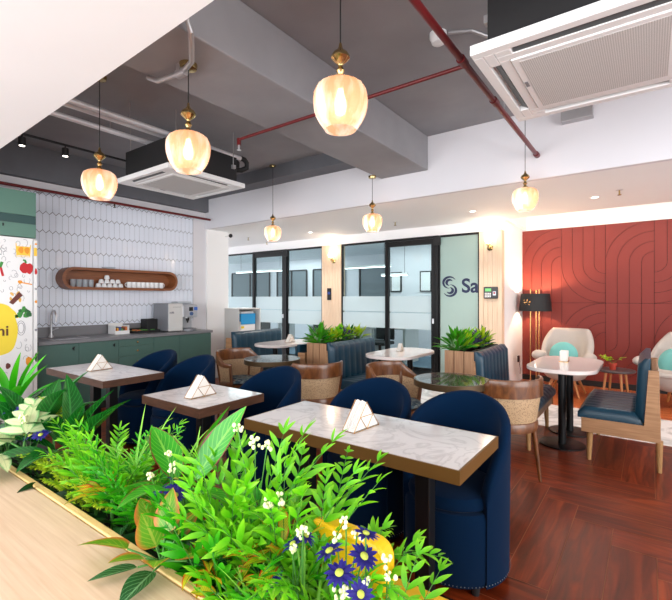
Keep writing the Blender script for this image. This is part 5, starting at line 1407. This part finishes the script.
# bright bamboo sprays
plant_bamboo('bamboo_spray', (-.635, .54, .84), 12, .31, 'bright green lance leaved spray in the middle of the trough', 21, mt='lance', leafL=.055, leafW=.0125, spread=.55, pairs=9)
plant_bamboo('bamboo_spray', (-.60, .50, .80), 14, .25, 'fresh green lance leaved spray in front of the brightest one', 22, mt='lance2', leafL=.055, leafW=.012, spread=.9, pairs=9)
plant_bamboo('bamboo_spray', (-.53, .56, .86), 10, .27, 'lance leaved spray before the left corner of the long table', 23, mt='lance', leafL=.045, leafW=.011, spread=.6, pairs=9)
plant_bamboo('bamboo_spray', (-.445, .56, .88), 9, .27, 'arching lance leaved spray under the long near table', 24, mt='lance', leafL=.036, leafW=.010, spread=.9, pairs=12, lean=(.12, .12), droop=(.9, 1.7))
plant_bamboo('bamboo_spray', (-.69, .54, .82), 10, .2, 'low lance leaved spray beside the orange edged plant', 25, mt='lance2', leafL=.05, leafW=.0125, spread=1.1, pairs=7)
plant_bamboo('bamboo_spray', (-.30, .53, .86), 7, .16, 'thin lance leaved spray against the yellow guard', 26, mt='lance', leafL=.038, leafW=.009, spread=1.1, pairs=6, lean=(.5, .0))
plant_bamboo('bamboo_spray', (-.47, .48, .82), 9, .19, 'low lance leaved spray at the foot of the blue daisies', 27, mt='lance', leafL=.045, leafW=.011, spread=.9, pairs=7)
plant_bamboo('bamboo_spray', (-.40, .55, .84), 9, .2, 'bushy lance leaved spray behind the blue daisies', 28, mt='lance', leafL=.042, leafW=.011, spread=.8, pairs=9, lean=(0, -.1))
# pale grass
def grass(loc, n, H_, lab, sd):
    r = random.Random(sd); t = thing('grass_tuft', lab, 'grass', loc, 0, 'pale grass tufts in the front planter')
    foot(t, loc)
    for k in range(n):
        a = r.uniform(0, 2*PI); d = Vector((math.cos(a)*.5, math.sin(a)*.5, 1)); mb = MB()
        leaf(mb, frame_at(Vector((r.uniform(-.02,.02), r.uniform(-.02,.02), 0)), d), H_*r.uniform(.6,1.1), .006, r.uniform(.3,1.4), .1, .6, seg=8)
        mb.build('blade', [G_['grass']], t, smooth=True, angle=180)
grass((-.41, .475, .84), 46, .20, 'pale grass tuft in front of the blue daisies at the bottom', 31)
grass((-.48, .47, .84), 26, .16, 'pale grass tuft left of the blue daisies at the bottom', 32)
grass((-1.02, .56, .95), 14, .20, 'upright grassy sprig behind the feathery plants', 33)
grass((-.86, .60, 1.0), 8, .15, 'small pale grass sprig behind the striped plant', 34)
# blue daisies: normals lean to the light and room
flower_plant((-.36, .50, .86), [(.01,-.015,.155,(.1,-.35,1)), (-.022,.005,.165,(-.3,-.2,1)), (.028,.02,.168,(.5,-.1,.8))], 'cluster of open blue daisies at the bottom, over the pale grass', 1, .021)
flower_plant((-.335, .53, .88), [(0,.0,.175,(.2,.2,1)), (.02,-.045,.12,(.6,-.4,.7))], 'blue daisies right of the main cluster beside the yellow guard', 2, .018)
flower_plant((-.45, .50, .86), [(0,0,.155,(-.4,-.2,.9)), (.012,.015,.165,(.4,.4,.8)), (-.012,-.03,.105,(-.5,-.4,.6))], 'blue daisies left of the main cluster beneath the white buds', 3, .018)
flower_plant((-.81, .50, .86), [(-.01,0,.14,(-.3,-.3,.9)), (.022,.01,.145,(.3,-.2,.9)), (.0,.03,.155,(0,.4,.9)), (.045,.0,.145,(.5,-.2,.7))], 'blue flowers in front of the striped plant', 4, .019)
flower_plant((-1.74, .51, .86), [(0,0,.16,(-.2,-.4,1)), (.05,.02,.17,(.3,-.4,.9)), (-.05,.03,.17,(-.3,-.3,.9)), (.09,0,.11,(.4,-.4,.7)), (.02,-.03,.1,(0,-.5,.7))], 'blue flowers at the far left between the dark leaves and the cream leaf', 5, .022)
flower_plant((-1.52, .50, .86), [(0,0,.12,(-.2,-.4,1)), (.05,.01,.13,(.3,-.4,.9)), (-.05,.0,.11,(-.3,-.4,.8))], 'blue flowers right of the cream leaf', 6, .022)
bud_plant((-.37, .53, .86), [(0,0,.20), (.012,.012,.18), (-.012,-.008,.175)], 'white buds above the blue daisies', 1)
bud_plant((-.43, .50, .86), [(0,.0,.185), (-.015,-.01,.155), (-.012,.01,.17)], 'white buds left of the daisy cluster', 2)
bud_plant((-.30, .53, .86), [(0,0,.17), (-.02,-.03,.145), (.012,-.012,.155)], 'white buds before the yellow guard', 3)
bud_plant((-.335, .49, .86), [(0,-.005,.135), (.02,.0,.13), (-.012,-.01,.13)], 'white buds at the very bottom under the daisies', 4)
bud_plant((-.60, .56, .90), [(0,0,.23), (.022,.01,.225), (-.05,0,.25)], 'small white buds over the middle bright spray', 5, .0035)
bud_plant((-.82, .53, .88), [(0,-.01,.19), (.03,-.02,.175), (-.02,-.04,.15), (.012,-.01,.16)], 'white buds in front of the striped plant', 6)
bud_plant((-1.58, .50, .88), [(0,0,.15), (.02,.0,.145)], 'white buds amid the dark leaves at left', 7, .0042)
bud_plant((-.52, .52, .86), [(0,0,.19), (.012,.01,.2)], 'white buds between the two tall sprays', 8, .0038)

# divider plants in the bench planters: several small plants each
def divider_plants(x, y0, L_, where, sd):
    r = random.Random(sd)
    kinds = [('spiky_green_plant', 'varieg'), ('leafy_green_plant', 'lance2'), ('yellow_green_plant', 'lime'), ('pale_succulent', 'green_w'), ('bright_leaf_plant', 'lance'), ('purple_sprig_plant', 'purple'), ('yellow_green_plant', 'lime'), ('leafy_green_plant', 'dark'), ('yellow_green_plant', 'lime')]
    pos = ['at the front', 'at the front right', 'behind the front one', 'on the near edge', 'in the middle', 'in the middle right', 'toward the glass', 'toward the back', 'at the far end']
    for k, (nm, mt) in enumerate(kinds):
        y = y0+.1+(L_-.2)*k/len(kinds); xx = x+r.uniform(-.06, .06)
        specs = []
        N_ = 34
        if mt == 'green_w': xx = x-.02; y = y0+.07; N_ = 22
        for j in range(N_):
            el = r.uniform(22, 88); Lf = r.uniform(.14, .23)*(1 if k in (0, 6) else .85)
            if mt == 'green_w': Lf = .07
            if mt in ('lime', 'purple'): Lf *= .8
            specs.append((r.uniform(0, 360), el, .04+.06*r.random(), Lf, .05 if mt in ('varieg', 'lance2', 'lance') else .032, r.uniform(.15, .7), r.uniform(-30, 30)))
        plant_broad(nm, (xx, y, .84 if mt != 'green_w' else .86), specs, '%s %s of the %s' % (nm.replace('_', ' '), pos[k], where), mt, group='plants in the %s' % where)
divider_plants(-1.585, 4.16, 1.1, 'planter before the right pilaster', 41)
divider_plants(-3.19, 3.9, 1.1, 'planter before the middle pilaster', 42)
# little plant in terracotta pot on the side table
t = thing('potted_plant', 'small green sprig in a red pot on the dark side table', 'potted plant', (-.40, 6.76, .4505))
mb = MB(); mb.lathe([(.001,.0),(.035,0),(.045,.07),(.05,.07),(.05,.085),(.042,.085),(.04,.075),(.001,.07)], n=24); mb.build('pot', M['terracotta'], t, smooth=True)
r = random.Random(9); mb = MB()
for k in range(7):
    a = r.uniform(0, 6.28); frond(mb, (0, 0, .07), (math.cos(a)*.7, math.sin(a)*.7, 1), r.uniform(.12, .2), .8, .06, .022, 3, r, stem=.002, start=.6)
mb.build('foliage', [G_['lime'], M['stem']], t, smooth=True, angle=180)

# ------------------------------------------------------------------ light
def area(nm, loc, size, energy, col=(1,1,1), rot=(0,0,0), sy=None):
    l = bpy.data.lights.new(nm, 'AREA'); l.energy = energy; l.color = col; l.shape = 'RECTANGLE'; l.size = size; l.size_y = sy or size
    o = bpy.data.objects.new(nm, l); COL.objects.link(o); o.location = loc; o.rotation_euler = rot; return o
# office ceiling lights
area('office_light', (-8.8, 8.6, 2.74), 2.6, 62, (.95, .98, 1), sy=1.6); area('office_light', (-4.4, 8.2, 2.74), 2.2, 52, (.95, .98, 1), sy=1.4); area('office_light', (-9.5, 10.6, 2.74), 2.6, 36, (.95, .98, 1), sy=1)
# recessed downlights of the soffit
for x, y in ((-.52, 5.82), (-1.94, 5.78), (-4.9, 5.9), (1.2, 5.8), (-3.4, 5.5), (-6.4, 5.5)):
    l = bpy.data.lights.new('downlight', 'SPOT'); l.energy = 62; l.color = (1, .93, .86); l.spot_size = R(110); l.spot_blend = .6; l.shadow_soft_size = .04
    o = bpy.data.objects.new('downlight_beam', l); COL.objects.link(o); o.location = (x, y, SOF-.02)
# added fill lights behind and right of the camera, tilted up toward the soffit
area('fill_light', (3.9, 1.2, 1.6), 4.2, 210, (1, .98, .96), (R(100), 0, R(90)), 2.6)
area('fill_light', (-1.5, -2.9, 1.4), 7, 380, (.95, .98, 1), (R(105), 0, 0), 2.4)
wd = bpy.data.worlds.new('world'); scn.world = wd; wd.use_nodes = True
bg = wd.node_tree.nodes['Background']; bg.inputs[0].default_value = (.93, .95, 1, 1); bg.inputs[1].default_value = 1.7

# ------------------------------------------------------------------ camera
cam = bpy.data.cameras.new('camera'); cam.sensor_width = 36; cam.lens = 428/672*36; cam.shift_y = -2/672; cam.clip_start = .02
co = bpy.data.objects.new('camera', cam); COL.objects.link(co); co.location = (0, 0, 1.4); co.rotation_euler = (R(90), 0, math.atan2(.5916, .8062))
scn.camera = co
vs = scn.view_settings; vs.view_transform = 'Standard'; vs.look = 'None'; vs.gamma = 1; vs.exposure = -.06; vs.use_curve_mapping = False
